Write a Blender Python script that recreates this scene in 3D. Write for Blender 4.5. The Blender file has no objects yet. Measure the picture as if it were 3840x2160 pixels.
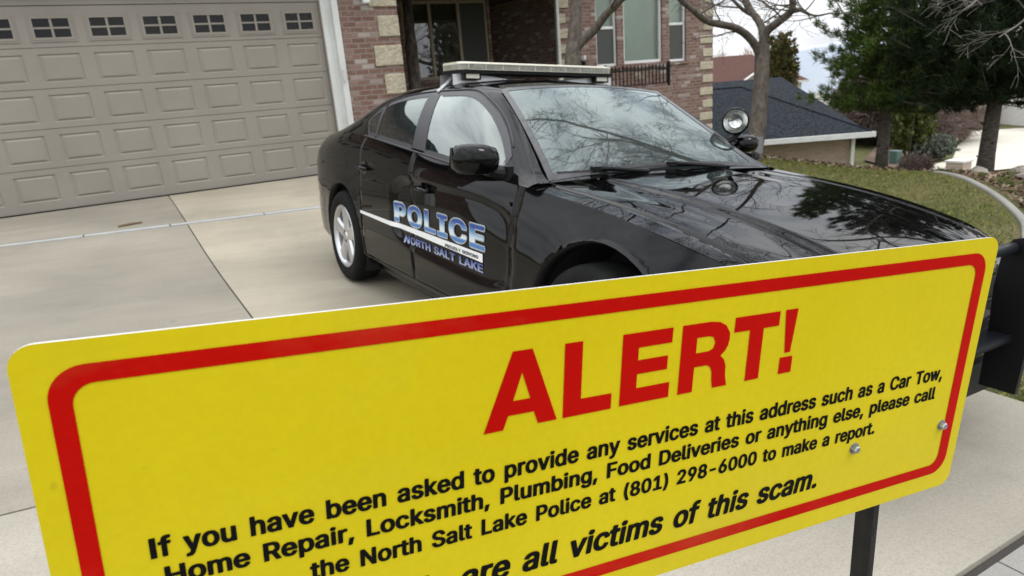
import bpy, bmesh, math, random, json
import numpy as np
from mathutils import Vector, Matrix

random.seed(11)
rng = np.random.default_rng(11)
sc = bpy.context.scene
COL = sc.collection
R = math.radians

# ------------------------------------------------------------------ camera
CAM = np.array([-3.077, -10.517, 1.110])
YAW, PITCH, ROLL, FPX = 0.516, 0.300, -0.080, 669.075
_f = np.array([math.sin(YAW) * math.cos(PITCH), math.cos(YAW) * math.cos(PITCH), -math.sin(PITCH)])
_r = np.array([math.cos(YAW), -math.sin(YAW), 0.0])
_u = np.cross(_r, _f)
CR = math.cos(ROLL) * _r + math.sin(ROLL) * _u
CU = -math.sin(ROLL) * _r + math.cos(ROLL) * _u
cam = bpy.data.cameras.new("camera")
cam.sensor_width = 36.0
cam.lens = FPX / 1024 * 36
cam.clip_start, cam.clip_end = 0.05, 6000
cam.dof.use_dof = True
cam.dof.focus_distance = 1.12
cam.dof.aperture_fstop = 9.0
camo = bpy.data.objects.new("camera", cam)
COL.objects.link(camo)
camo.matrix_world = Matrix(((CR[0], CU[0], -_f[0], CAM[0]), (CR[1], CU[1], -_f[1], CAM[1]), (CR[2], CU[2], -_f[2], CAM[2]), (0, 0, 0, 1)))
sc.camera = camo

# ------------------------------------------------------------------ world, sun, exposure
SUN_EL, SUN_AZ = R(52), R(128)          # azimuth from +Y towards +X
w = bpy.data.worlds.new("World")
sc.world = w
w.use_nodes = True
nt = w.node_tree
nt.nodes.clear()
out = nt.nodes.new("ShaderNodeOutputWorld")
bg = nt.nodes.new("ShaderNodeBackground")
sky = nt.nodes.new("ShaderNodeTexSky")
sky.sky_type = 'NISHITA'
sky.sun_disc = False
sky.sun_elevation = SUN_EL
sky.sun_rotation = SUN_AZ
sky.altitude = 1400
tc = nt.nodes.new("ShaderNodeTexCoord")
sep = nt.nodes.new("ShaderNodeSeparateXYZ")
nt.links.new(tc.outputs["Generated"], sep.inputs[0])
mp = nt.nodes.new("ShaderNodeMapping")
mp.inputs["Scale"].default_value = (1.0, 1.0, 2.6)
nt.links.new(tc.outputs["Generated"], mp.inputs[0])
nz = nt.nodes.new("ShaderNodeTexNoise")
nz.inputs["Scale"].default_value = 2.3
nz.inputs["Detail"].default_value = 7
nz.inputs["Roughness"].default_value = 0.55
nt.links.new(mp.outputs[0], nz.inputs["Vector"])
# brightness of the cloud deck: brighter overhead (overcast), mottled by the noise
crm = nt.nodes.new("ShaderNodeValToRGB")
crm.color_ramp.elements[0].position = 0.34
crm.color_ramp.elements[0].color = (0.50, 0.54, 0.60, 1)
crm.color_ramp.elements[1].position = 0.66
crm.color_ramp.elements[1].color = (1.0, 1.0, 1.0, 1)
nt.links.new(nz.outputs["Fac"], crm.inputs[0])
zr = nt.nodes.new("ShaderNodeMapRange")
zr.inputs["From Min"].default_value = 0.0
zr.inputs["From Max"].default_value = 1.0
zr.inputs["To Min"].default_value = 17.0
zr.inputs["To Max"].default_value = 44.0
nt.links.new(sep.outputs[2], zr.inputs["Value"])
cl = nt.nodes.new("ShaderNodeVectorMath")
cl.operation = 'SCALE'
nt.links.new(crm.outputs[0], cl.inputs[0])
nt.links.new(zr.outputs[0], cl.inputs["Scale"])
cover = nt.nodes.new("ShaderNodeMapRange")
cover.inputs["From Min"].default_value = 0.30
cover.inputs["From Max"].default_value = 0.46
cover.inputs["To Min"].default_value = 0.55
cover.inputs["To Max"].default_value = 1.0
nt.links.new(nz.outputs["Fac"], cover.inputs["Value"])
mx = nt.nodes.new("ShaderNodeMix")
mx.data_type = 'RGBA'
nt.links.new(cover.outputs[0], mx.inputs[0])
nt.links.new(sky.outputs[0], mx.inputs[6])
nt.links.new(cl.outputs[0], mx.inputs[7])
nt.links.new(mx.outputs[2], bg.inputs[0])
bg.inputs[1].default_value = 0.064
nt.links.new(bg.outputs[0], out.inputs[0])

sun = bpy.data.lights.new("sun", 'SUN')
sun.energy = 1.0
sun.angle = R(16)
sun.color = (1.0, 0.95, 0.87)
suno = bpy.data.objects.new("sun", sun)
COL.objects.link(suno)
sd = Vector((math.sin(SUN_AZ) * math.cos(SUN_EL), math.cos(SUN_AZ) * math.cos(SUN_EL), math.sin(SUN_EL)))
suno.rotation_euler = (-sd).to_track_quat('-Z', 'Y').to_euler()
suno.location = (20, 15, 30)

sc.view_settings.view_transform = 'Standard'
sc.view_settings.look = 'None'
sc.view_settings.exposure = 0.22
sc.view_settings.gamma = 1.0
sc.render.engine = 'CYCLES'
sc.cycles.use_denoising = True
sc.cycles.max_bounces = 8
sc.cycles.transparent_max_bounces = 16

# ------------------------------------------------------------------ helpers
def link(o, parent=None):
    COL.objects.link(o)
    if parent is not None:
        o.parent = parent
    return o

def tag(o, label=None, cat=None, group=None, kind=None):
    if label: o["label"] = label
    if cat: o["category"] = cat
    if group: o["group"] = group
    if kind: o["kind"] = kind
    return o

def thing(name, loc, label, cat, group=None, rz=0.0):
    o = bpy.data.objects.new(name, None)
    o.empty_display_size = 0.2
    COL.objects.link(o)
    o.location = loc
    o.rotation_euler = (0, 0, rz)
    return tag(o, label, cat, group)

class MB:
    """collects faces; build() links them as one mesh object"""
    def __init__(self): self.v = []; self.f = []; self.m = []
    def add(self, vs, fs, m=0):
        b = len(self.v)
        self.v += [tuple(map(float, p)) for p in vs]
        for q in fs:
            self.f.append(tuple(b + i for i in q)); self.m.append(m)
    def box(self, x0, x1, y0, y1, z0, z1, m=0):
        vs = [(x0, y0, z0), (x1, y0, z0), (x1, y1, z0), (x0, y1, z0), (x0, y0, z1), (x1, y0, z1), (x1, y1, z1), (x0, y1, z1)]
        self.add(vs, [(3, 2, 1, 0), (4, 5, 6, 7), (0, 1, 5, 4), (1, 2, 6, 5), (2, 3, 7, 6), (3, 0, 4, 7)], m)
    def tube(self, pts, rad, n=8, m=0, caps=True):
        pts = [np.array(p, float) for p in pts]
        if np.isscalar(rad): rad = [rad] * len(pts)
        rings = []
        t0 = pts[1] - pts[0]
        a = np.cross(t0, (0.0, 0.0, 1.0))
        if np.linalg.norm(a) < 1e-6: a = np.cross(t0, (1.0, 0, 0))
        a /= np.linalg.norm(a)
        vs = []
        for i, p in enumerate(pts):
            t = pts[min(i + 1, len(pts) - 1)] - pts[max(i - 1, 0)]
            t /= np.linalg.norm(t) + 1e-12
            a = a - t * (a @ t); a /= np.linalg.norm(a) + 1e-12
            b = np.cross(t, a)
            for k in range(n):
                an = 2 * math.pi * k / n
                vs.append(p + rad[i] * (math.cos(an) * a + math.sin(an) * b))
        fs = []
        for i in range(len(pts) - 1):
            for k in range(n):
                fs.append((i * n + k, i * n + (k + 1) % n, (i + 1) * n + (k + 1) % n, (i + 1) * n + k))
        if caps:
            fs.append(tuple(range(n))[::-1]); fs.append(tuple((len(pts) - 1) * n + k for k in range(n)))
        self.add(vs, fs, m)
    def lathe(self, prof, n=32, axis='y', c=(0, 0, 0), m=0):
        vs, fs = [], []
        for (r_, h) in prof:
            for k in range(n):
                a = 2 * math.pi * k / n
                if axis == 'y': vs.append((c[0] + r_ * math.cos(a), c[1] + h, c[2] + r_ * math.sin(a)))
                elif axis == 'x': vs.append((c[0] + h, c[1] + r_ * math.cos(a), c[2] + r_ * math.sin(a)))
                else: vs.append((c[0] + r_ * math.cos(a), c[1] + r_ * math.sin(a), c[2] + h))
        for i in range(len(prof) - 1):
            for k in range(n):
                fs.append((i * n + k, i * n + (k + 1) % n, (i + 1) * n + (k + 1) % n, (i + 1) * n + k))
        self.add(vs, fs, m)
    def grid(self, P, m=0, closed=False):
        P = np.asarray(P, float)
        a, b = P.shape[:2]
        fs = []
        for i in range(a - 1):
            for j in range(b if closed else b - 1):
                j2 = (j + 1) % b
                fs.append((i * b + j, i * b + j2, (i + 1) * b + j2, (i + 1) * b + j))
        self.add(P.reshape(-1, 3), fs, m)
    def build(self, name, mats, parent=None, smooth=False, bevel=0.0, weld=False):
        me = bpy.data.meshes.new(name)
        me.from_pydata(self.v, [], self.f)
        if not isinstance(mats, (list, tuple)): mats = [mats]
        for mt in mats: me.materials.append(mt)
        if len(mats) > 1: me.polygons.foreach_set("material_index", self.m)
        if weld or bevel:
            bm = bmesh.new(); bm.from_mesh(me)
            if weld: bmesh.ops.remove_doubles(bm, verts=bm.verts, dist=0.0004)
            if bevel:
                bmesh.ops.bevel(bm, geom=[e for e in bm.edges if len(e.link_faces) == 2 and e.calc_face_angle(0) > 0.5], offset=bevel, segments=2, affect='EDGES', profile=0.5)
            bm.to_mesh(me); bm.free()
        if smooth: me.polygons.foreach_set("use_smooth", [True] * len(me.polygons))
        me.update()
        return link(bpy.data.objects.new(name, me), parent)

def npmesh(name, V, F, mats, parent=None, smooth=False):
    me = bpy.data.meshes.new(name)
    k = F.shape[1]
    me.vertices.add(len(V)); me.vertices.foreach_set("co", np.ascontiguousarray(V, np.float32).ravel())
    me.loops.add(F.size); me.loops.foreach_set("vertex_index", np.ascontiguousarray(F, np.int32).ravel())
    me.polygons.add(len(F)); me.polygons.foreach_set("loop_start", np.arange(0, F.size, k, dtype=np.int32))
    if not isinstance(mats, (list, tuple)): mats = [mats]
    for mt in mats: me.materials.append(mt)
    if smooth: me.polygons.foreach_set("use_smooth", np.ones(len(F), bool))
    me.update(calc_edges=True); me.validate()
    return link(bpy.data.objects.new(name, me), parent)

def sst(t): t = np.clip(t, 0, 1); return t * t * (3 - 2 * t)

def spl(xs, ys):
    """smooth interpolation through (xs, ys): cubic Hermite, limited slopes"""
    xs = np.array(xs, float); ys = np.array(ys, float)
    if xs[0] > xs[-1]: xs, ys = xs[::-1], ys[::-1]
    d = np.diff(ys) / np.diff(xs)
    m = np.zeros_like(xs)
    m[0], m[-1] = d[0], d[-1]
    for i in range(1, len(xs) - 1):
        h0, h1 = xs[i] - xs[i - 1], xs[i + 1] - xs[i]
        m[i] = 0.0 if d[i - 1] * d[i] < 0 else (d[i - 1] * h1 + d[i] * h0) / (h0 + h1)
    def f(x):
        x = np.clip(np.asarray(x, float), xs[0], xs[-1])
        i = np.clip(np.searchsorted(xs, x, side='right') - 1, 0, len(xs) - 2)
        h = xs[i + 1] - xs[i]; t = (x - xs[i]) / h
        return (2*t**3 - 3*t**2 + 1) * ys[i] + (t**3 - 2*t**2 + t) * h * m[i] + (-2*t**3 + 3*t**2) * ys[i + 1] + (t**3 - t**2) * h * m[i + 1]
    return f

# ------------------------------------------------------------------ materials
def newmat(name):
    m = bpy.data.materials.new(name); m.use_nodes = True
    n = m.node_tree.nodes
    return m, m.node_tree, n["Principled BSDF"]

def N(nt, typ, **kw):
    n = nt.nodes.new(typ)
    for k, v in kw.items():
        if k in n.inputs.keys(): n.inputs[k].default_value = v
        else: setattr(n, k, v)
    return n

def ramp(nt, fac, stops):
    n = nt.nodes.new("ShaderNodeValToRGB")
    e = n.color_ramp.elements
    while len(e) < len(stops): e.new(0.5)
    for i, (p, c) in enumerate(stops):
        e[i].position = p; e[i].color = (c[0], c[1], c[2], 1)
    nt.links.new(fac, n.inputs[0])
    return n.outputs[0]

def mixc(nt, fac, a, b, mode='MIX'):
    n = nt.nodes.new("ShaderNodeMix"); n.data_type = 'RGBA'; n.blend_type = mode
    for sock, v in ((n.inputs[0], fac), (n.inputs[6], a), (n.inputs[7], b)):
        if hasattr(v, "is_linked") or hasattr(v, "links"): nt.links.new(v, sock)
        else: sock.default_value = v if not isinstance(v, tuple) else (*v[:3], 1)
    return n.outputs[2]

def noise(nt, scale, detail=4, rough=0.55, coord="Object", sc3=None):
    t = nt.nodes.new("ShaderNodeTexCoord")
    src = t.outputs[coord]
    if sc3:
        mp = nt.nodes.new("ShaderNodeMapping"); mp.inputs["Scale"].default_value = sc3
        nt.links.new(src, mp.inputs[0]); src = mp.outputs[0]
    n = N(nt, "ShaderNodeTexNoise", Scale=scale, Detail=detail, Roughness=rough)
    nt.links.new(src, n.inputs["Vector"])
    return n.outputs["Fac"]

def bump(nt, bsdf, h, dist=0.01, strength=0.5):
    b = N(nt, "ShaderNodeBump", Distance=dist, Strength=strength)
    nt.links.new(h, b.inputs["Height"])
    nt.links.new(b.outputs[0], bsdf.inputs["Normal"])

def pm(name, c1, c2=None, scale=6, rough=0.6, metal=0.0, bscale=None, bdist=0.004, bstr=0.4, coat=0.0, spec=0.5, stops=(0.35, 0.65), detail=5, sc3=None):
    m, nt, b = newmat(name)
    b.inputs["Roughness"].default_value = rough
    b.inputs["Metallic"].default_value = metal
    b.inputs["Coat Weight"].default_value = coat
    b.inputs["Coat Roughness"].default_value = 0.04
    b.inputs["Specular IOR Level"].default_value = spec
    if c2 is None: b.inputs["Base Color"].default_value = (*c1, 1)
    else:
        nt.links.new(ramp(nt, noise(nt, scale, detail, sc3=sc3), [(stops[0], c1), (stops[1], c2)]), b.inputs["Base Color"])
    if bscale: bump(nt, b, noise(nt, bscale, 4), bdist, bstr)
    return m

def island(name, stops, rough=0.7, spec=0.3, trans=0.0):
    """colour differs from leaf to leaf"""
    m, nt, b = newmat(name)
    g = nt.nodes.new("ShaderNodeNewGeometry")
    nt.links.new(ramp(nt, g.outputs["Random Per Island"], stops), b.inputs["Base Color"])
    b.inputs["Roughness"].default_value = rough
    b.inputs["Specular IOR Level"].default_value = spec
    return m

def brickmat(name, stops, mortar, bw=0.205, bh=0.076, ms=0.010, extra=0.0):
    m, nt, b = newmat(name)
    t = nt.nodes.new("ShaderNodeTexCoord"); s = nt.nodes.new("ShaderNodeSeparateXYZ")
    nt.links.new(t.outputs["Object"], s.inputs[0])
    a = N(nt, "ShaderNodeMath", operation='ADD'); nt.links.new(s.outputs[0], a.inputs[0]); nt.links.new(s.outputs[1], a.inputs[1])
    c = nt.nodes.new("ShaderNodeCombineXYZ"); nt.links.new(a.outputs[0], c.inputs[0]); nt.links.new(s.outputs[2], c.inputs[1])
    br = nt.nodes.new("ShaderNodeTexBrick")
    br.inputs["Scale"].default_value = 1.0
    br.inputs["Brick Width"].default_value = bw; br.inputs["Row Height"].default_value = bh
    br.inputs["Mortar Size"].default_value = ms; br.inputs["Mortar Smooth"].default_value = 0.25
    br.inputs["Color1"].default_value = (0, 0, 0, 1); br.inputs["Color2"].default_value = (1, 1, 1, 1); br.inputs["Mortar"].default_value = (0.5, 0.5, 0.5, 1)
    nt.links.new(c.outputs[0], br.inputs["Vector"])
    col = ramp(nt, br.outputs["Color"], stops)
    col = mixc(nt, noise(nt, 2.2, 5), col, (0.5, 0.5, 0.5), 'OVERLAY')
    # lime bloom smeared over parts of the bricks
    bl = ramp(nt, noise(nt, 9, 5, 0.6, sc3=(1, 1, 2.2)), [(0.56, (0, 0, 0)), (0.74, (0.55, 0.55, 0.55))])
    col = mixc(nt, bl, col, (0.47, 0.40, 0.36))
    col = mixc(nt, br.outputs["Fac"], col, mortar)
    nt.links.new(col, b.inputs["Base Color"])
    b.inputs["Roughness"].default_value = 0.9
    inv = N(nt, "ShaderNodeMath", operation='SUBTRACT'); inv.inputs[0].default_value = 1.0
    nt.links.new(br.outputs["Fac"], inv.inputs[1])
    ad = N(nt, "ShaderNodeMath", operation='MULTIPLY_ADD'); ad.inputs[1].default_value = 0.35
    nt.links.new(noise(nt, 60, 3), ad.inputs[0]); nt.links.new(inv.outputs[0], ad.inputs[2])
    bump(nt, b, ad.outputs[0], 0.008, 0.7)
    return m

def glassmat(name, tint=(0.75, 0.82, 0.80), ior=1.55, dust=0.0, rough=0.0, boost=1.0, dustcol=(0.55, 0.6, 0.6), refl=(1, 1, 1)):
    """single-sheet window glass: clear tinted sheet with a fresnel reflection, a little dust"""
    m, nt, b = newmat(name)
    nt.nodes.remove(b)
    o = nt.nodes["Material Output"]
    tr = N(nt, "ShaderNodeBsdfTransparent"); tr.inputs[0].default_value = (*tint, 1)
    gl = N(nt, "ShaderNodeBsdfGlossy", Roughness=rough); gl.inputs[0].default_value = (*refl, 1)
    fr = N(nt, "ShaderNodeFresnel", IOR=ior)
    ml = N(nt, "ShaderNodeMath", operation='MULTIPLY', use_clamp=True); ml.inputs[1].default_value = boost
    nt.links.new(fr.outputs[0], ml.inputs[0])
    base = tr.outputs[0]
    if dust:
        df = N(nt, "ShaderNodeBsdfDiffuse"); df.inputs[0].default_value = (*dustcol, 1)
        ms = N(nt, "ShaderNodeMixShader"); ms.inputs[0].default_value = dust
        nt.links.new(tr.outputs[0], ms.inputs[1]); nt.links.new(df.outputs[0], ms.inputs[2]); base = ms.outputs[0]
    mx = N(nt, "ShaderNodeMixShader")
    nt.links.new(ml.outputs[0], mx.inputs[0]); nt.links.new(base, mx.inputs[1]); nt.links.new(gl.outputs[0], mx.inputs[2])
    nt.links.new(mx.outputs[0], o.inputs["Surface"])
    return m

M = {}
M["brick"] = brickmat("red_brick", [(0.0, (0.150, 0.080, 0.062)), (0.3, (0.20, 0.112, 0.088)), (0.55, (0.165, 0.088, 0.068)), (0.70, (0.25, 0.165, 0.138)), (0.80, (0.205, 0.118, 0.094)), (0.92, (0.33, 0.275, 0.245)), (1.0, (0.40, 0.355, 0.325))], (0.25, 0.208, 0.182))
M["tanbrick"] = brickmat("tan_brick", [(0.0, (0.28, 0.20, 0.15)), (1.0, (0.36, 0.27, 0.21))], (0.36, 0.31, 0.27), 0.22, 0.08)
M["stone"] = pm("cream_stone", (0.40, 0.355, 0.26), (0.52, 0.47, 0.36), 14, 0.9, bscale=22, bdist=0.03, bstr=0.9)
M["door"] = pm("taupe_door_paint", (0.240, 0.219, 0.187), (0.268, 0.245, 0.210), 1.3, 0.55, bscale=180, bdist=0.0006, bstr=0.25)
M["trim"] = pm("white_trim", (0.66, 0.67, 0.66), (0.58, 0.59, 0.57), 4, 0.5)
M["tantrim"] = pm("tan_trim", (0.42, 0.36, 0.27), (0.38, 0.33, 0.25), 5, 0.6)
M["vinyl"] = pm("white_vinyl", (0.72, 0.73, 0.72), None, rough=0.4)
M["winglass"] = glassmat("window_glass", (0.94, 0.98, 0.95), 1.55, boost=1.5)
M["porchglass"] = glassmat("porch_window_glass", (0.75, 0.78, 0.74), 1.7, boost=2.2)
M["reflection_tone"] = pm("porch_reflection_tone", (0.12, 0.115, 0.095), (0.20, 0.19, 0.155), 3, 0.9, sc3=(3, 1, 0.4))  # grey sheet colour standing in for reflections in the porch panes
M["doorglass"] = glassmat("garage_glass", (0.35, 0.38, 0.36), 1.45, boost=0.8)
M["dark"] = pm("dark_interior", (0.012, 0.012, 0.013), None, rough=0.9)
M["screen"] = pm("insect_screen", (0.075, 0.08, 0.075), None, rough=0.9)
M["blind"] = pm("pale_blind", (0.60, 0.70, 0.58), (0.50, 0.60, 0.49), 1.2, 0.8)
M["iron"] = pm("black_iron", (0.010, 0.010, 0.009), (0.017, 0.016, 0.014), 20, 0.55, spec=0.18)
M["shingle"] = pm("dark_shingle", (0.009, 0.011, 0.015), (0.034, 0.039, 0.047), 11, 0.95, spec=0.1, bscale=40, bdist=0.01, bstr=0.5, sc3=(1, 1, 3))
M["brownroof"] = pm("brown_shingle", (0.085, 0.045, 0.038), (0.11, 0.062, 0.053), 10, 0.95, spec=0.1)
M["greyroof"] = pm("grey_shingle", (0.22, 0.21, 0.19), (0.27, 0.26, 0.23), 10, 0.9)
M["stucco"] = pm("white_stucco", (0.66, 0.65, 0.62), (0.60, 0.59, 0.55), 4, 0.9)
M["pinkbrick"] = brickmat("pink_brick", [(0.0, (0.45, 0.33, 0.27)), (1.0, (0.55, 0.43, 0.36))], (0.5, 0.45, 0.4), 0.22, 0.08)
M["black"] = pm("black_plastic", (0.006, 0.006, 0.0065), None, rough=0.45, spec=0.2)
M["rubber"] = pm("tyre_rubber", (0.007, 0.008, 0.0075), (0.012, 0.012, 0.0115), 25, 0.8, spec=0.12)
M["bark"] = pm("grey_bark", (0.085, 0.070, 0.056), (0.17, 0.145, 0.12), 16, 0.95, bscale=26, bdist=0.03, bstr=0.8, sc3=(1, 1, 0.35))
M["darkbark"] = pm("dark_bark", (0.022, 0.018, 0.014), (0.085, 0.070, 0.055), 14, 0.95, bscale=26, bdist=0.03, bstr=0.8, sc3=(1, 1, 0.35))
M["palebark"] = pm("pale_twig_bark", (0.22, 0.20, 0.18), (0.32, 0.29, 0.27), 10, 0.9)
M["pinebark"] = pm("pine_bark", (0.055, 0.045, 0.037), (0.13, 0.11, 0.09), 14, 0.95, bscale=18, bdist=0.03, bstr=0.9, sc3=(1, 1, 2.5))
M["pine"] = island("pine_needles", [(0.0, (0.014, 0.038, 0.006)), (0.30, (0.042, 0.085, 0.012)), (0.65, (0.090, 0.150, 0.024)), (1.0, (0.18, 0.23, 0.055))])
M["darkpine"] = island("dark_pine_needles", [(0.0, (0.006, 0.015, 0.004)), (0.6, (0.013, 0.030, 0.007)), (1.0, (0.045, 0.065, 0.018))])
M["juniper"] = island("juniper_leaves", [(0.0, (0.035, 0.045, 0.012)), (0.6, (0.075, 0.075, 0.022)), (1.0, (0.15, 0.095, 0.03))])
M["leafgreen"] = island("shrub_leaves", [(0.0, (0.035, 0.058, 0.010)), (1.0, (0.115, 0.125, 0.028))])
M["leafgrey"] = island("grey_shrub_leaves", [(0.0, (0.10, 0.12, 0.095)), (1.0, (0.20, 0.22, 0.18))])
M["twigs"] = island("brown_twigs", [(0.0, (0.10, 0.07, 0.06)), (1.0, (0.23, 0.17, 0.145))])
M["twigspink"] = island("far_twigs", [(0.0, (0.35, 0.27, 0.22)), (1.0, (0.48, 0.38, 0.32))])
M["grassb"] = island("grass_blades", [(0.0, (0.058, 0.105, 0.005)), (0.45, (0.105, 0.145, 0.008)), (0.68, (0.175, 0.175, 0.020)), (0.86, (0.29, 0.24, 0.062)), (1.0, (0.43, 0.34, 0.13))])
_nt = M["grassb"].node_tree; _b = _nt.nodes["Principled BSDF"]; _src = _b.inputs["Base Color"].links[0].from_socket
_nt.links.new(mixc(_nt, ramp(_nt, noise(_nt, 1.7, 6, 0.62), [(0.50, (0, 0, 0)), (0.66, (0.75, 0.75, 0.75))]), _src, (0.235, 0.185, 0.075)), _b.inputs["Base Color"])
M["rock"] = pm("garden_rock", (0.20, 0.175, 0.15), (0.38, 0.34, 0.29), 9, 0.9, bscale=14, bdist=0.03, bstr=0.7)
M["mulch"] = island("mulch_chips", [(0.0, (0.07, 0.04, 0.025)), (0.5, (0.16, 0.10, 0.065)), (0.85, (0.28, 0.20, 0.13)), (1.0, (0.42, 0.36, 0.27))])
M["hill"] = pm("haze_tinted_hills", (0.42, 0.47, 0.56), (0.50, 0.54, 0.60), 0.01, 1.0)  # pale blue carries the distance haze

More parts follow.
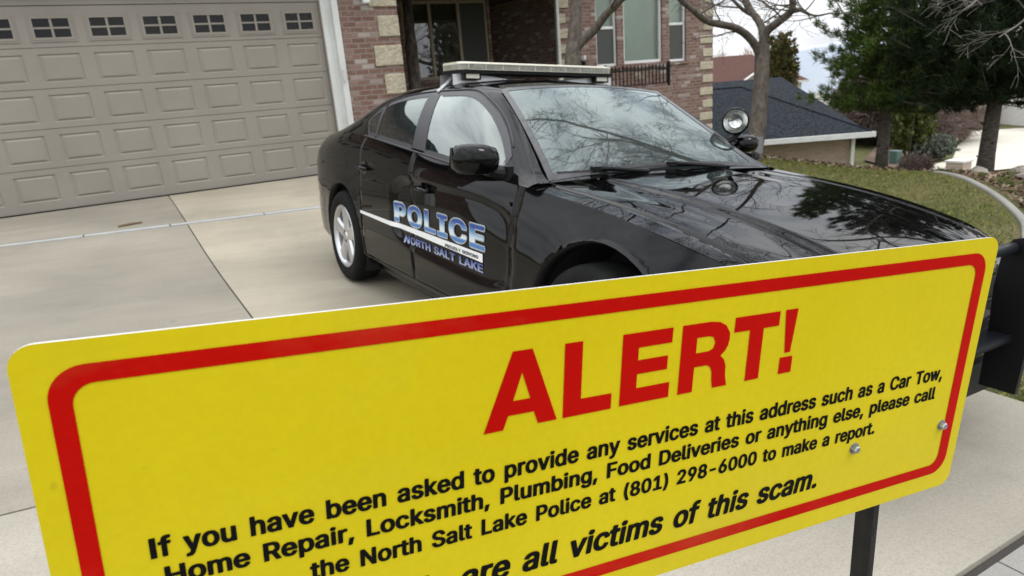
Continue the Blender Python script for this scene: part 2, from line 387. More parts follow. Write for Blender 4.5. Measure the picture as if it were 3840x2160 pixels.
# outlines of the letters used (thousandths of an em): width, then closed outlines
GLYPHS = json.loads(r'''{"(":[273,[163,-116,250,-116,262,-111,271,-95,210,55,195,115,187,170,187,245,205,355,233,448,271,533,266,550,244,559,163,559,150,554,141,545,113,490,83,405,65,335,54,270,52,173,70,68,105,-32,144,-105]],")":[273,[22,-116,111,-116,130,-105,181,0,204,70,217,133,222,230,217,285,204,355,189,413,163,483,130,548,112,558,22,559,9,554,0,538,31,473,56,400,77,315,87,235,84,153,66,65,33,-25,0,-95,5,-107]],",":[188,[23,-139,99,-139,116,-131,174,69,169,82,153,91,53,91,37,82,29,62,1,-113,6,-131]],"-":[453,[98,168,360,170,369,177,374,189,374,244,369,257,353,265,90,263,81,257,76,244,76,189,81,177]],".":[188,[70,-24,121,-24,137,-19,147,-14,166,4,174,19,179,44,168,74,152,93,121,106,58,103,42,96,18,67,13,52,13,32,23,7,37,-9]],"0":[453,[191,-27,262,-27,290,-22,318,-12,357,11,383,37,411,82,432,137,442,192,445,289,439,334,422,402,399,449,378,477,334,513,288,531,262,536,193,536,165,531,112,508,91,493,65,464,37,414,21,369,11,317,9,217,14,172,21,137,49,67,70,37,107,3,147,-17],[221,71,198,81,179,99,154,149,144,207,144,302,154,359,172,399,206,433,232,438,255,428,276,407,299,359,309,302,309,207,299,149,281,109,247,76]],"1":[453,[59,-20,409,-20,421,-15,430,1,430,54,421,70,409,75,313,76,313,506,308,519,291,528,233,528,179,528,166,523,62,447,53,439,48,426,48,361,53,349,70,340,110,342,172,388,175,386,175,76,59,75,47,70,38,54,38,1,43,-11]],"2":[453,[47,-20,406,-20,419,-15,425,-6,428,56,423,69,414,75,211,79,313,181,379,259,407,309,420,356,420,389,415,414,395,459,379,479,355,500,314,523,281,533,258,535,169,533,136,523,105,508,66,474,38,426,27,389,27,364,33,351,49,342,138,342,151,348,160,364,163,389,170,406,187,425,210,437,238,437,268,420,282,401,288,376,282,339,257,299,30,61,25,49,25,1,30,-11]],"6":[453,[189,-27,278,-24,306,-17,339,-2,368,18,392,44,420,99,427,134,425,197,410,242,389,274,357,303,324,321,294,331,241,334,351,489,359,507,353,519,337,528,237,528,225,523,83,322,45,252,32,217,25,182,25,139,37,89,58,49,105,3,141,-14],[215,71,192,83,175,99,165,117,160,134,160,182,167,204,194,233,215,243,239,242,258,233,287,199,295,162,292,132,282,107,258,81,237,71]],"8":[453,[187,-27,284,-24,330,-12,366,6,384,18,413,49,428,77,439,109,441,142,428,194,403,237,386,253,365,267,393,294,416,342,421,364,421,397,411,434,390,469,358,501,315,523,279,533,264,533,261,536,172,533,144,526,106,508,90,498,56,462,41,432,31,389,33,354,43,322,61,292,87,267,75,261,43,229,23,192,13,154,13,117,20,87,43,44,75,13,129,-14],[210,71,175,86,153,109,148,132,150,162,166,187,190,206,210,213,241,213,266,203,296,174,303,152,301,114,296,104,274,83,254,73],[218,311,198,318,178,334,168,354,166,382,171,404,192,428,205,436,233,438,256,431,273,417,286,389,286,362,278,342,261,323,243,313]],"9":[453,[115,-20,215,-20,234,-9,384,211,412,269,427,324,427,371,420,406,399,451,379,479,355,500,314,523,266,535,220,535,186,535,161,530,138,523,97,500,70,476,50,449,27,389,25,374,27,314,40,274,60,239,92,207,130,188,164,178,211,174,96,9,93,1,98,-11],[217,265,192,277,170,301,160,329,160,374,170,401,194,427,212,437,225,440,235,437,258,427,280,406,292,376,295,344,292,324,280,296,258,275,235,265]],"A":[480,[-2,-20,97,-20,110,-15,116,-6,161,123,317,123,359,6,370,-15,383,-20,480,-20,493,-15,502,6,392,299,310,516,291,528,187,528,174,523,160,499,-24,1,-19,-11],[197,217,236,339,241,336,249,309,282,219]],"C":[510,[228,-27,308,-27,338,-22,384,-7,425,16,467,54,480,72,500,112,513,159,508,172,491,181,397,181,380,172,362,127,325,91,305,81,274,73,246,76,218,86,179,117,163,137,146,174,138,209,135,272,141,314,148,342,169,379,193,406,223,426,262,436,297,431,333,413,362,382,376,348,380,337,397,328,499,331,508,337,513,349,500,397,480,437,464,457,425,493,371,521,305,536,211,533,157,518,126,503,91,478,72,459,44,422,23,382,3,307,0,224,10,164,31,109,67,54,106,18,157,-9]],"D":[502,[42,-20,261,-20,300,-15,343,-3,381,15,419,42,446,71,477,124,492,169,500,209,502,266,495,331,477,386,454,429,419,467,394,488,356,508,328,518,279,528,42,528,25,519,20,506,20,1,25,-11],[159,78,158,431,218,432,266,425,300,410,323,390,342,366,354,341,365,296,367,269,365,214,357,176,347,151,331,129,310,108,282,90,228,78]],"E":[419,[43,-20,392,-20,405,-15,411,-6,414,56,409,69,400,75,159,79,160,207,380,210,388,216,394,229,394,284,388,296,372,305,160,305,159,316,160,432,390,432,402,437,409,446,411,506,406,519,390,528,43,528,26,519,21,506,21,1,26,-11]],"F":[410,[43,-20,137,-20,154,-11,159,1,160,200,362,200,378,209,383,221,383,276,378,289,369,295,159,299,160,432,303,432,387,432,404,441,409,454,409,506,404,519,387,528,43,528,26,519,21,506,21,1,26,-11]],"G":[520,[228,-27,310,-27,341,-22,381,-9,435,21,469,54,490,84,510,134,518,174,518,254,513,267,504,273,269,276,256,271,248,254,248,199,253,187,269,178,379,178,380,167,373,142,355,114,338,98,292,76,262,73,239,78,211,91,190,106,161,142,146,174,135,237,138,299,148,342,176,389,205,416,239,431,272,436,297,431,323,418,357,384,380,337,397,328,494,328,506,333,515,349,497,404,462,459,412,501,381,516,336,531,302,536,228,536,185,528,149,516,109,493,56,442,26,389,13,354,3,307,0,224,8,174,21,132,41,89,56,67,96,26,134,1,157,-9]],"H":[517,[42,-20,136,-20,149,-15,156,-6,159,212,358,212,360,1,365,-11,381,-20,476,-20,492,-11,497,1,497,506,492,519,486,523,476,528,381,528,365,519,360,506,358,310,159,310,158,506,153,519,136,528,42,528,26,519,20,506,20,1,26,-11]],"I":[300,[15,-20,285,-20,298,-15,304,-6,307,56,302,69,285,78,220,79,220,431,285,432,302,441,307,454,307,506,298,523,282,528,15,528,2,523,-4,514,-7,454,2,437,15,432,82,431,82,79,15,78,-2,69,-7,56,-7,1,-2,-11]],"K":[467,[42,-20,137,-20,153,-11,158,1,158,161,193,195,346,-15,358,-20,465,-20,482,-11,487,1,480,19,283,286,400,409,474,486,485,506,482,514,476,523,463,528,348,528,332,519,159,335,158,506,153,519,137,528,42,528,26,519,21,506,21,1,26,-11]],"L":[393,[43,-20,377,-20,390,-15,396,-6,399,56,394,69,385,75,159,79,159,314,159,506,154,519,137,528,43,528,30,523,24,514,21,1,26,-11]],"N":[523,[42,-20,136,-20,149,-15,156,-6,159,295,361,-15,374,-20,481,-20,497,-11,502,1,502,506,497,519,481,528,386,528,374,523,367,514,363,212,162,523,149,528,42,528,25,519,20,506,20,1,25,-11]],"O":[533,[228,-27,307,-27,338,-22,384,-7,425,16,469,57,492,89,513,132,530,199,533,287,528,324,515,369,487,427,467,454,437,483,412,501,376,518,305,536,231,536,198,531,157,518,103,488,74,462,43,422,23,382,3,307,0,224,8,174,23,127,51,74,91,31,121,8,157,-9],[261,73,218,86,193,103,163,137,148,167,140,194,135,272,148,342,179,392,223,426,246,433,272,436,297,431,328,416,360,387,375,364,390,327,395,302,398,227,388,172,360,122,320,88,297,78]],"P":[445,[43,-20,137,-20,154,-11,159,1,160,165,267,165,315,172,338,180,377,200,406,226,419,244,434,274,444,306,447,376,426,439,406,469,384,488,343,513,287,528,43,528,26,519,21,506,21,1,26,-11],[160,262,159,431,252,430,270,425,289,411,307,386,312,361,309,319,296,291,275,272,254,265]],"R":[449,[42,-20,137,-20,153,-11,158,1,160,178,222,176,306,19,328,-15,341,-20,445,-20,458,-15,467,1,464,9,357,199,392,220,411,239,427,265,447,319,449,339,447,386,436,421,419,456,389,488,371,500,346,513,290,528,42,528,30,523,21,506,21,1,26,-11],[160,275,158,431,254,430,272,425,290,412,304,396,311,371,309,321,296,299,274,282,257,277]],"S":[447,[181,-29,286,-26,334,-14,370,4,385,14,422,52,437,82,448,120,448,157,435,200,420,225,393,251,370,266,319,289,194,324,171,336,149,360,149,392,159,410,189,431,222,439,255,434,276,424,297,402,307,370,319,361,418,359,435,367,440,392,425,440,407,467,383,491,329,521,283,534,247,536,194,536,158,531,97,509,61,484,42,462,27,437,14,400,12,372,22,322,40,290,64,266,94,246,128,231,273,189,291,179,310,157,312,127,302,105,286,89,263,76,225,69,194,74,163,89,144,110,137,142,125,154,21,156,4,147,-1,135,4,102,12,80,37,37,66,11,102,-9,138,-21]],"T":[449,[177,-20,271,-20,284,-15,293,1,293,431,435,432,447,437,456,454,456,506,451,519,442,525,271,528,14,528,1,523,-8,506,-8,454,-3,441,6,435,155,431,155,1,161,-11]],"U":[517,[218,-28,317,-26,366,-13,407,7,425,19,462,58,482,96,492,126,497,156,497,508,492,521,476,529,381,529,365,521,360,508,360,161,352,131,339,111,312,87,293,78,266,72,226,77,205,87,179,111,161,143,158,508,153,521,136,529,42,529,26,521,20,508,20,151,33,101,61,51,96,17,152,-13]],"V":[480,[189,-20,294,-20,310,-11,502,501,496,519,480,528,383,528,366,519,254,201,244,171,239,169,114,519,97,528,-2,528,-15,523,-24,506,167,-4,176,-15]],"W":[686,[136,-20,243,-20,260,-11,343,285,426,-11,442,-20,549,-20,562,-15,568,-6,581,36,711,506,706,519,689,528,595,528,576,516,505,254,497,216,492,221,418,506,409,523,396,528,292,528,273,516,199,239,190,217,109,519,93,528,-4,528,-17,523,-26,506,112,9,120,-11]],"Y":[472,[189,-20,284,-20,300,-11,305,1,305,206,479,476,494,506,489,519,472,528,368,528,355,523,254,364,239,336,234,336,118,523,105,528,1,528,-12,523,-21,506,-13,486,168,204,168,1,173,-11]],"a":[389,[123,-29,197,-29,243,-14,263,-21,352,-21,369,-12,374,0,372,295,354,338,329,366,312,379,278,394,233,404,154,404,95,389,54,366,25,335,2,293,7,280,21,271,80,254,113,254,125,259,137,278,156,296,182,309,215,306,239,283,242,253,238,249,133,236,74,221,39,204,12,178,2,160,-8,125,-8,90,-1,60,15,30,34,9,59,-9,97,-24],[161,66,146,71,129,85,127,120,148,139,210,151,242,153,242,123,236,108,226,93,207,76,182,66]],"b":[424,[193,-28,265,-28,290,-23,334,-6,376,28,396,56,419,108,429,161,429,218,422,261,396,321,378,346,346,374,313,392,265,404,191,404,147,389,146,423,146,508,137,524,124,529,35,529,22,524,14,508,14,1,19,-12,35,-21,124,-21,145,-11,163,-21],[219,67,206,69,188,79,169,98,156,121,146,166,146,213,156,258,174,286,193,302,221,309,242,304,257,294,284,258,294,218,294,161,284,121,271,98,244,74]],"c":[396,[170,-28,262,-26,323,-3,348,14,375,43,396,81,401,103,396,116,379,124,328,137,292,137,276,128,258,93,231,72,203,67,180,74,156,96,146,111,133,146,130,213,135,241,146,266,158,283,180,302,190,307,213,309,231,304,246,294,268,268,277,247,290,242,328,244,374,254,392,262,401,278,393,301,375,333,346,364,302,389,262,402,170,404,126,394,93,379,68,362,46,341,28,316,3,256,-5,213,-2,143,13,91,39,46,68,14,114,-13]],"d":[424,[160,-28,231,-28,269,-18,282,-11,300,-21,389,-21,402,-16,411,1,411,508,406,521,389,529,300,529,283,521,278,508,278,493,277,389,233,404,160,404,134,399,91,382,63,362,33,328,15,296,0,248,-5,216,-5,161,3,118,23,66,41,38,75,4,119,-18],[203,67,190,69,172,79,156,96,140,121,130,163,130,216,140,258,158,286,182,304,205,309,221,307,241,294,260,273,270,253,278,216,278,163,270,126,255,98,233,77]],"e":[404,[175,-28,251,-28,279,-23,330,-3,375,33,398,71,403,91,394,107,374,114,333,124,292,124,279,119,260,88,239,72,221,67,193,69,162,87,148,103,138,121,133,148,397,152,406,158,411,171,411,216,406,253,393,293,367,338,323,377,292,392,256,402,167,404,142,399,88,377,44,338,13,286,-2,233,-5,161,8,103,31,56,68,14,109,-11,137,-21],[134,242,135,253,148,276,170,297,188,307,213,309,228,304,249,287,263,271,272,242]],"f":[254,[67,-20,156,-20,169,-15,175,-6,178,306,245,308,258,312,267,329,267,379,262,391,245,400,179,400,178,431,180,441,192,452,245,450,262,459,280,514,274,534,263,540,225,550,158,550,102,533,65,501,55,484,45,454,45,401,-10,400,-23,395,-29,386,-32,329,-26,316,-10,308,45,306,45,1,50,-11]],"g":[425,[165,-171,246,-171,313,-156,361,-128,385,-102,398,-79,411,-37,411,378,406,391,389,399,302,399,282,387,264,397,231,404,160,404,114,392,83,377,41,338,21,303,0,251,-5,218,-5,166,0,133,13,93,26,68,46,41,80,12,111,-3,147,-13,228,-16,278,-2,276,-34,265,-52,249,-66,223,-76,190,-76,165,-66,146,-49,126,-26,114,-21,75,-23,18,-57,13,-72,23,-94,60,-133,96,-153,134,-166],[200,79,188,82,170,92,151,111,138,133,130,166,130,218,140,258,161,288,190,307,208,309,221,307,239,297,255,281,268,261,278,223,278,163,270,131,255,106,228,84]],"h":[410,[36,-20,125,-20,138,-15,144,-6,149,254,162,281,178,298,201,308,219,308,234,300,256,276,261,259,261,1,266,-11,283,-20,375,-20,387,-15,396,1,396,236,394,279,381,321,363,351,336,378,308,392,257,405,199,405,148,390,146,506,141,519,125,528,36,528,23,523,14,506,14,1,19,-11]],"i":[167,[39,-20,128,-20,141,-15,150,1,150,379,145,391,128,400,39,400,26,395,18,379,18,1,23,-11],[60,422,108,422,123,427,141,437,158,459,163,474,163,491,153,516,136,533,108,543,47,540,32,533,10,506,5,491,5,474,18,446,34,432]],"k":[381,[35,-20,125,-20,141,-11,146,1,148,132,267,-15,280,-20,387,-20,404,-11,409,1,404,16,243,214,387,360,399,379,394,391,385,397,273,400,260,395,148,285,146,506,141,519,125,528,35,528,19,519,14,506,14,1,19,-11]],"l":[189,[106,-22,190,-20,208,-12,217,4,209,46,202,66,185,75,151,74,148,506,143,519,128,526,37,528,25,523,16,506,16,66,23,39,36,14,60,-7]],"m":[610,[34,-20,123,-20,136,-15,142,-6,147,264,155,281,176,302,197,310,217,302,231,289,239,266,239,1,244,-11,260,-20,350,-20,366,-11,371,1,371,261,382,286,398,302,419,310,431,308,449,298,461,284,463,274,463,16,463,1,468,-11,485,-20,577,-20,589,-15,598,1,598,269,586,324,570,351,551,372,513,395,480,405,385,402,342,385,322,370,301,388,255,405,179,405,141,390,123,400,34,400,21,395,12,379,12,1,17,-11]],"n":[410,[36,-20,125,-20,138,-15,144,-6,149,254,162,281,178,298,194,305,219,308,234,300,256,276,261,259,261,1,270,-15,283,-20,375,-20,391,-11,396,1,396,111,396,259,391,291,373,336,336,378,308,392,257,405,199,405,173,400,143,388,138,395,125,400,28,397,19,391,14,379,14,1,19,-11]],"o":[415,[170,-28,261,-26,307,-11,338,7,367,33,383,53,400,86,416,133,421,171,416,243,400,291,383,323,351,359,323,379,302,389,246,404,154,402,114,389,78,369,46,341,28,316,13,286,-2,233,-5,213,-2,143,13,91,28,61,46,36,68,14,93,-3,114,-13],[203,67,185,72,170,82,156,96,140,121,130,163,130,213,140,256,158,283,190,307,213,309,231,304,249,292,273,261,286,211,286,163,278,128,258,93,231,72]],"p":[424,[35,-163,124,-163,141,-154,146,-141,147,-13,191,-28,283,-25,313,-15,346,2,378,31,396,56,414,94,424,129,429,161,429,216,424,249,409,296,386,336,364,360,323,387,262,405,196,405,170,400,142,387,137,395,124,400,35,400,19,391,14,379,14,-141,19,-154],[216,67,191,77,169,99,156,121,146,166,146,214,154,251,167,276,191,300,206,307,223,309,249,300,274,276,284,259,294,216,294,161,286,126,271,99,242,72]],"r":[259,[37,-20,126,-20,142,-11,148,1,150,259,160,279,174,292,192,302,202,305,258,302,275,311,280,324,280,384,271,400,253,405,185,405,146,392,126,400,37,400,20,391,15,379,15,1,20,-11]],"s":[365,[143,-28,238,-26,281,-13,307,-1,322,9,349,38,359,56,369,88,369,126,362,151,351,171,332,192,289,217,169,247,151,257,142,271,142,283,147,293,161,304,182,312,194,312,212,304,226,291,239,266,256,257,299,259,332,267,356,278,362,291,356,311,341,341,312,372,276,392,243,402,212,404,133,402,98,392,67,377,33,346,15,313,10,296,10,251,17,228,30,206,54,182,92,162,123,152,212,132,234,113,234,93,215,74,194,67,172,67,151,74,129,98,124,116,105,127,75,127,36,119,2,106,-3,91,10,53,27,26,41,12,77,-11,113,-23]],"t":[227,[133,-24,222,-22,243,-14,252,2,242,47,230,68,217,73,171,71,163,80,163,305,220,306,233,311,242,327,242,377,236,390,220,398,163,400,163,470,157,480,154,486,141,491,49,491,36,486,27,470,27,400,-17,396,-26,390,-31,377,-31,327,-26,315,-10,306,27,305,27,85,38,42,50,20,69,1,90,-12]],"u":[410,[148,-25,217,-25,255,-15,268,-8,273,-15,285,-20,375,-20,391,-11,396,1,396,379,387,395,375,400,283,400,270,395,264,386,261,129,248,99,219,75,189,72,171,82,152,109,146,141,146,379,141,391,125,400,36,400,19,391,14,379,14,116,19,86,39,39,66,7,107,-15]],"v":[389,[148,-20,242,-20,259,-11,412,379,407,391,390,400,293,400,280,395,269,376,208,209,197,176,192,176,118,381,109,395,97,400,0,400,-13,395,-22,379,126,-4,135,-15]],"w":[567,[121,-20,212,-20,229,-11,284,172,339,-11,355,-20,447,-20,460,-15,471,6,586,379,581,391,564,400,470,400,457,395,446,374,413,254,402,216,397,216,354,379,345,395,332,400,238,400,225,395,216,384,178,241,166,212,114,391,98,400,3,400,-9,395,-18,376,91,21,104,-11]],"y":[389,[53,-165,122,-165,153,-158,178,-145,210,-116,238,-66,412,379,407,391,390,400,293,400,280,395,266,369,201,190,196,175,190,181,118,381,109,395,97,400,0,400,-13,395,-19,386,-22,379,-19,369,126,1,113,-39,106,-54,92,-68,46,-65,33,-70,24,-81,9,-136,11,-146,23,-158]]}''')


# ------------------------------------------------------------------ ground
def zdrive(x, y):
    b = sst(-y / 5.0)
    return (1 - b) * -0.05 + b * (-0.4553 - 0.083 * x)

EXY = spl([-30, -14, -8, -6, -4.6, -2.8, -1.5, 2, 8, 20], [10, 8.4, 6.9, 6.1, 6.0, 6.3, 6.6, 7.2, 7.8, 8.0])

def zground(x, y):
    x = np.asarray(x, float); y = np.asarray(y, float)
    full = np.where(x < 0.3, -0.4553 - 0.083 * np.maximum(x, -9), -0.4802 - 0.03 * sst((x - 0.3) / 3))
    b = np.maximum(sst(-y / 5.0), sst((x - 0.8) / 2.2))
    z = (1 - b) * -0.05 + b * full
    d = np.maximum(x - EXY(y), 0)
    z = z - 2.25 * sst(d / 10.0) - 0.012 * d - 0.055 * np.maximum(d - 55, 0)
    z = z + 0.02 * np.sin(x * 0.9 + 1) * np.sin(y * 0.7) * sst((x - 1.5) / 3) * sst((4 - d) / 4)
    # the street behind the camera
    z = np.where(y < -11.5, z * 1.0 - 0.10 * sst((-11.5 - y) / 0.3), z)
    return z

def gz(x, y): return float(zground(np.array([x]), np.array([y]))[0])

ax = np.concatenate([[-900, -300, -100, -50, -30, -20], np.arange(-15, -6.8, 1.0), np.arange(-6.6, 8.2, 0.2), np.arange(8.5, 40, 0.5), np.arange(42, 80, 3), [90, 120, 180, 300, 600, 1200, 2500]])
ay = np.concatenate([[-900, -300, -100, -50, -30], np.arange(-22, -10, 0.5), np.arange(-10, 3, 0.2), np.arange(3.5, 40, 0.5), np.arange(42, 80, 3), [90, 120, 180, 300, 600, 1200, 2500]])
X, Y = np.meshgrid(ax, ay, indexing='ij')
Z = zground(X, Y) - 0.03
Z = np.where((X < 0.22) & (X > -6.6) & (Y > -11.2) & (Y < 0.05), Z - 0.10, Z)
ia, ja = np.meshgrid(np.arange(len(ax) - 1), np.arange(len(ay) - 1), indexing='ij')
nb = len(ay)
F = np.stack([ia * nb + ja, (ia + 1) * nb + ja, (ia + 1) * nb + ja + 1, ia * nb + ja + 1], -1).reshape(-1, 4)
gm, gnt, gb = newmat("lawn_soil")
c = ramp(gnt, noise(gnt, 1.1, 6, 0.6), [(0.30, (0.070, 0.095, 0.010)), (0.50, (0.105, 0.118, 0.016)), (0.62, (0.165, 0.152, 0.045)), (0.78, (0.27, 0.225, 0.10))])
c = mixc(gnt, ramp(gnt, noise(gnt, 38, 3), [(0.35, (0, 0, 0)), (0.65, (1, 1, 1))]), c, (0.075, 0.065, 0.03))
gnt.links.new(c, gb.inputs["Base Color"]); gb.inputs["Roughness"].default_value = 0.95
bump(gnt, gb, noise(gnt, 70, 4), 0.03, 0.8)
tag(npmesh("ground", np.stack([X, Y, Z], -1).reshape(-1, 3), F, gm, smooth=True), kind="structure")

def sheet(name, x0, x1, y0, y1, mat, zf, lift=0.0, nx=24, ny=24, thick=0.12, kind="structure"):
    """a slab that follows the ground, with side faces"""
    xs = np.linspace(x0, x1, nx); ys = np.linspace(y0, y1, ny)
    X, Y = np.meshgrid(xs, ys, indexing='ij')
    Z = zf(X, Y) + lift
    mb = MB()
    mb.grid(np.stack([X, Y, Z], -1))
    for (a, b_) in ((np.stack([X[0], Y[0], Z[0]], -1), 0), (np.stack([X[-1], Y[-1], Z[-1]], -1), 1), (np.stack([X[:, 0], Y[:, 0], Z[:, 0]], -1), 1), (np.stack([X[:, -1], Y[:, -1], Z[:, -1]], -1), 0)):
        low = a.copy(); low[:, 2] -= thick
        mb.grid(np.stack([a, low] if b_ else [low, a], 0))
    return mb

def concrete(name, c1, c2, c3, seed, speck=0.8):
    m, nt, b = newmat(name)
    t = nt.nodes.new("ShaderNodeTexCoord"); mp = nt.nodes.new("ShaderNodeMapping")
    mp.inputs["Location"].default_value = (seed, seed * 0.7, 0)
    nt.links.new(t.outputs["Object"], mp.inputs[0])
    n1 = N(nt, "ShaderNodeTexNoise", Scale=0.55, Detail=7, Roughness=0.6); nt.links.new(mp.outputs[0], n1.inputs["Vector"])
    c = ramp(nt, n1.outputs["Fac"], [(0.30, c1), (0.5, c2), (0.70, c3)])
    # long trowel / tyre streaks
    c = mixc(nt, ramp(nt, noise(nt, 2.0, 5, 0.6, sc3=(0.35, 2.2, 1)), [(0.40, (0, 0, 0)), (0.75, (0.30, 0.30, 0.30))]), c, tuple(v * 0.72 for v in c1))
    c = mixc(nt, ramp(nt, noise(nt, 120, 2, 0.7), [(0.32, (0.34, 0.34, 0.34)), (0.56, (0, 0, 0))]), c, tuple(v * 0.6 for v in c1))
    c = mixc(nt, ramp(nt, noise(nt, 7, 2, 0.4), [(0.72, (0, 0, 0)), (0.80, (0.35 * speck, 0.35 * speck, 0.35 * speck))]), c, (0.10, 0.09, 0.08))
    c = mixc(nt, ramp(nt, noise(nt, 1.3, 6, 0.65), [(0.55, (0, 0, 0)), (0.76, (0.30, 0.30, 0.30))]), c, (0.13, 0.12, 0.105))
    nt.links.new(c, b.inputs["Base Color"])
    b.inputs["Roughness"].default_value = 0.85
    b.inputs["Specular IOR Level"].default_value = 0.3
    bump(nt, b, noise(nt, 90, 5, 0.65), 0.004, 0.5)
    return m

M["conc_grey"] = concrete("concrete_grey_slab", (0.215, 0.196, 0.160), (0.278, 0.253, 0.207), (0.330, 0.300, 0.247), 3.1)
M["conc_cream"] = concrete("concrete_cream_slab", (0.300, 0.268, 0.208), (0.370, 0.332, 0.258), (0.435, 0.393, 0.308), 9.7)
M["conc_pale"] = concrete("concrete_pale_slab", (0.28, 0.258, 0.212), (0.34, 0.314, 0.26), (0.395, 0.366, 0.306), 17.3)
M["conc_walk"] = concrete("concrete_walk", (0.27, 0.262, 0.24), (0.32, 0.31, 0.285), (0.36, 0.35, 0.32), 23.9, 1.0)
M["jointfill"] = pm("blue_grey_sealant", (0.34, 0.355, 0.355), (0.41, 0.425, 0.42), 8, 0.8)
M["darkgap"] = pm("dark_joint", (0.05, 0.045, 0.04), None, rough=1.0)

JX = -2.505
mats = [M["conc_grey"], M["conc_cream"], M["conc_pale"], M["darkgap"]]
dr = MB()
def slab(x0, x1, y0, y1, m):
    s = sheet("", x0, x1, y0, y1, None, zdrive, nx=max(3, int((x1 - x0) / 0.25)), ny=max(3, int((y1 - y0) / 0.25)))
    dr.add(s.v, s.f, m)
ys0 = -2.27
slab(-6.5, JX - 0.006, -2.20, -0.085, 0); slab(JX + 0.006, 0.27, -2.20, -0.085, 1)
slab(-6.5, JX - 0.006, -7.925, -2.335, 0); slab(JX + 0.006, 0.27, -7.925, -2.335, 1)
slab(-6.5, 0.27, -9.745, -7.937, 2)
s = sheet("", -6.52, 0.26, -9.80, -0.05, None, zdrive, lift=-0.022, nx=30, ny=40)
dr.add(s.v, s.f, 3)
tag(dr.build("driveway", mats), kind="structure")
# pale sealed joint across the driveway, with breaks in the sealant
jf = MB(); x = -6.5
while x < 0.25:
    L = random.uniform(0.75, 1.15)
    x1 = min(x + L, 0.26)
    s = sheet("", x + 0.008, x1 - 0.008, -2.312 + random.uniform(-.004, .004), -2.228, None, zdrive, lift=0.003, nx=4, ny=2, thick=0.02); jf.add(s.v, s.f, 0)
    x = x1
tag(jf.build("driveway_joint_strip", M["jointfill"]), kind="structure")
tw_ = MB(); tw_.tube([(-3.17, -2.03, zdrive(-3.17, -2.03) + 0.012), (-3.06, -1.995, zdrive(-3.06, -1.995) + 0.016), (-2.93, -1.955, zdrive(-2.93, -1.955) + 0.012)], [0.010, 0.014, 0.009], 7)
tag(tw_.build("dead_twig", pm("dead_wood", (0.16, 0.11, 0.06), None, rough=0.9)), "short brown twig lying on the driveway near the pale joint", "twig")
# sidewalk in front of the driveway, with tooled cross joints
sw = MB(); cuts = [-9.0, -7.4, -5.8, -4.2, -2.6, -1.06, 0.5, 2.0, 3.6, 5.2, 6.8]
zwalk = lambda x, y: np.where(x < 0.3, -0.4553 - 0.083 * np.maximum(x, -9), -0.4802 - 0.03 * sst((x - 0.3) / 3))
for a, b_ in zip(cuts[:-1], cuts[1:]):
    s = sheet("", a + 0.004, b_ - 0.004, -11.25, -9.775, None, zwalk, lift=-0.008, nx=8, ny=6); sw.add(s.v, s.f, 0)
s = sheet("", -9.0, 6.8, -11.26, -9.765, None, zwalk, lift=-0.03, nx=24, ny=4); sw.add(s.v, s.f, 1)
tag(sw.build("sidewalk", [M["conc_walk"], M["darkgap"]]), kind="structure")
M["asphalt"] = pm("asphalt", (0.045, 0.045, 0.047), (0.065, 0.064, 0.062), 3, 0.95, bscale=120, bdist=0.006)
s = sheet("", -60, 14, -21, -11.35, None, lambda x, y: zwalk(x, y) - 0.10, lift=0.0, nx=40, ny=6)
tag(s.build("street", M["asphalt"]), kind="structure")
# concrete mow strip that edges the lawn
ks = MB()
path = np.array([(6.9, -5.35), (6.3, -6.0), (5.4, -6.8), (4.34, -7.53), (3.4, -7.98), (2.4, -8.6), (1.7, -9.5)])
tt = np.arange(len(path)); u = np.linspace(0, len(path) - 1, 60)
px_, py_ = spl(tt, path[:, 0])(u), spl(tt, path[:, 1])(u)
tx, ty = np.gradient(px_), np.gradient(py_); L = np.hypot(tx, ty); nx_, ny_ = -ty / L, tx / L
rows = []
for (o, h) in ((-0.036, -0.08), (-0.036, 0.004), (-0.028, 0.012), (0.028, 0.012), (0.036, 0.004), (0.036, -0.08)):
    xx, yy = px_ + nx_ * o, py_ + ny_ * o
    rows.append(np.stack([xx, yy, zground(px_, py_) - 0.02 + h], -1))
ks.grid(np.stack(rows, 1))
tag(ks.build("lawn_kerb", M["conc_walk"], smooth=True), kind="structure")

# ------------------------------------------------------------------ the brick house
house = thing("brick_house", (-2.4, 0.0, -0.05), "red brick house with cream quoins, taupe garage door and tall white windows", "house")
HO = Vector(house.location)
def hp(mb, name, mats, parent=None, **kw):
    """part of the house: built in world coordinates, parented to the house"""
    o = mb.build(name, mats, parent or house, **kw)
    if parent is None: o.location = -HO
    return o

yf = -0.10                                   # brick face of the garage block
gw = MB()
gw.box(0.255, 1.19, yf, 8.0, -1.2, 3.35)      # pier right of the door
gw.box(-6.35, -5.02, yf, 8.0, -1.2, 3.35)     # pier left of the door
gw.box(-5.02, 0.255, yf, 0.25, 2.56, 3.35)    # header
hp(gw, "garage_wall", M["brick"])
ww = MB()
def wall_holes(mb, x0, x1, y0, y1, z0, z1, holes):
    """front wall with rectangular openings, reveals included"""
    xs = sorted({x0, x1, *[h[0] for h in holes], *[h[1] for h in holes]})
    for a, b_ in zip(xs[:-1], xs[1:]):
        hs = sorted([h for h in holes if h[0] <= a and h[1] >= b_], key=lambda h: h[2])
        z = z0
        for h in hs:
            if h[2] > z: mb.box(a, b_, y0, y1, z, h[2])
            z = h[3]
        if z < z1: mb.box(a, b_, y0, y1, z, z1)
WIN = [(7.05, 7.66, 1.25, 2.95), (7.86, 9.08, 1.27, 3.05), (9.30, 9.87, 1.25, 2.95)]
wall_holes(ww, 6.0, 10.8, 2.5, 2.75, -2.2, 3.6, WIN)
ww.box(6.0, 6.25, 2.752, 6.5, -2.2, 3.6)       # return wall of the wing
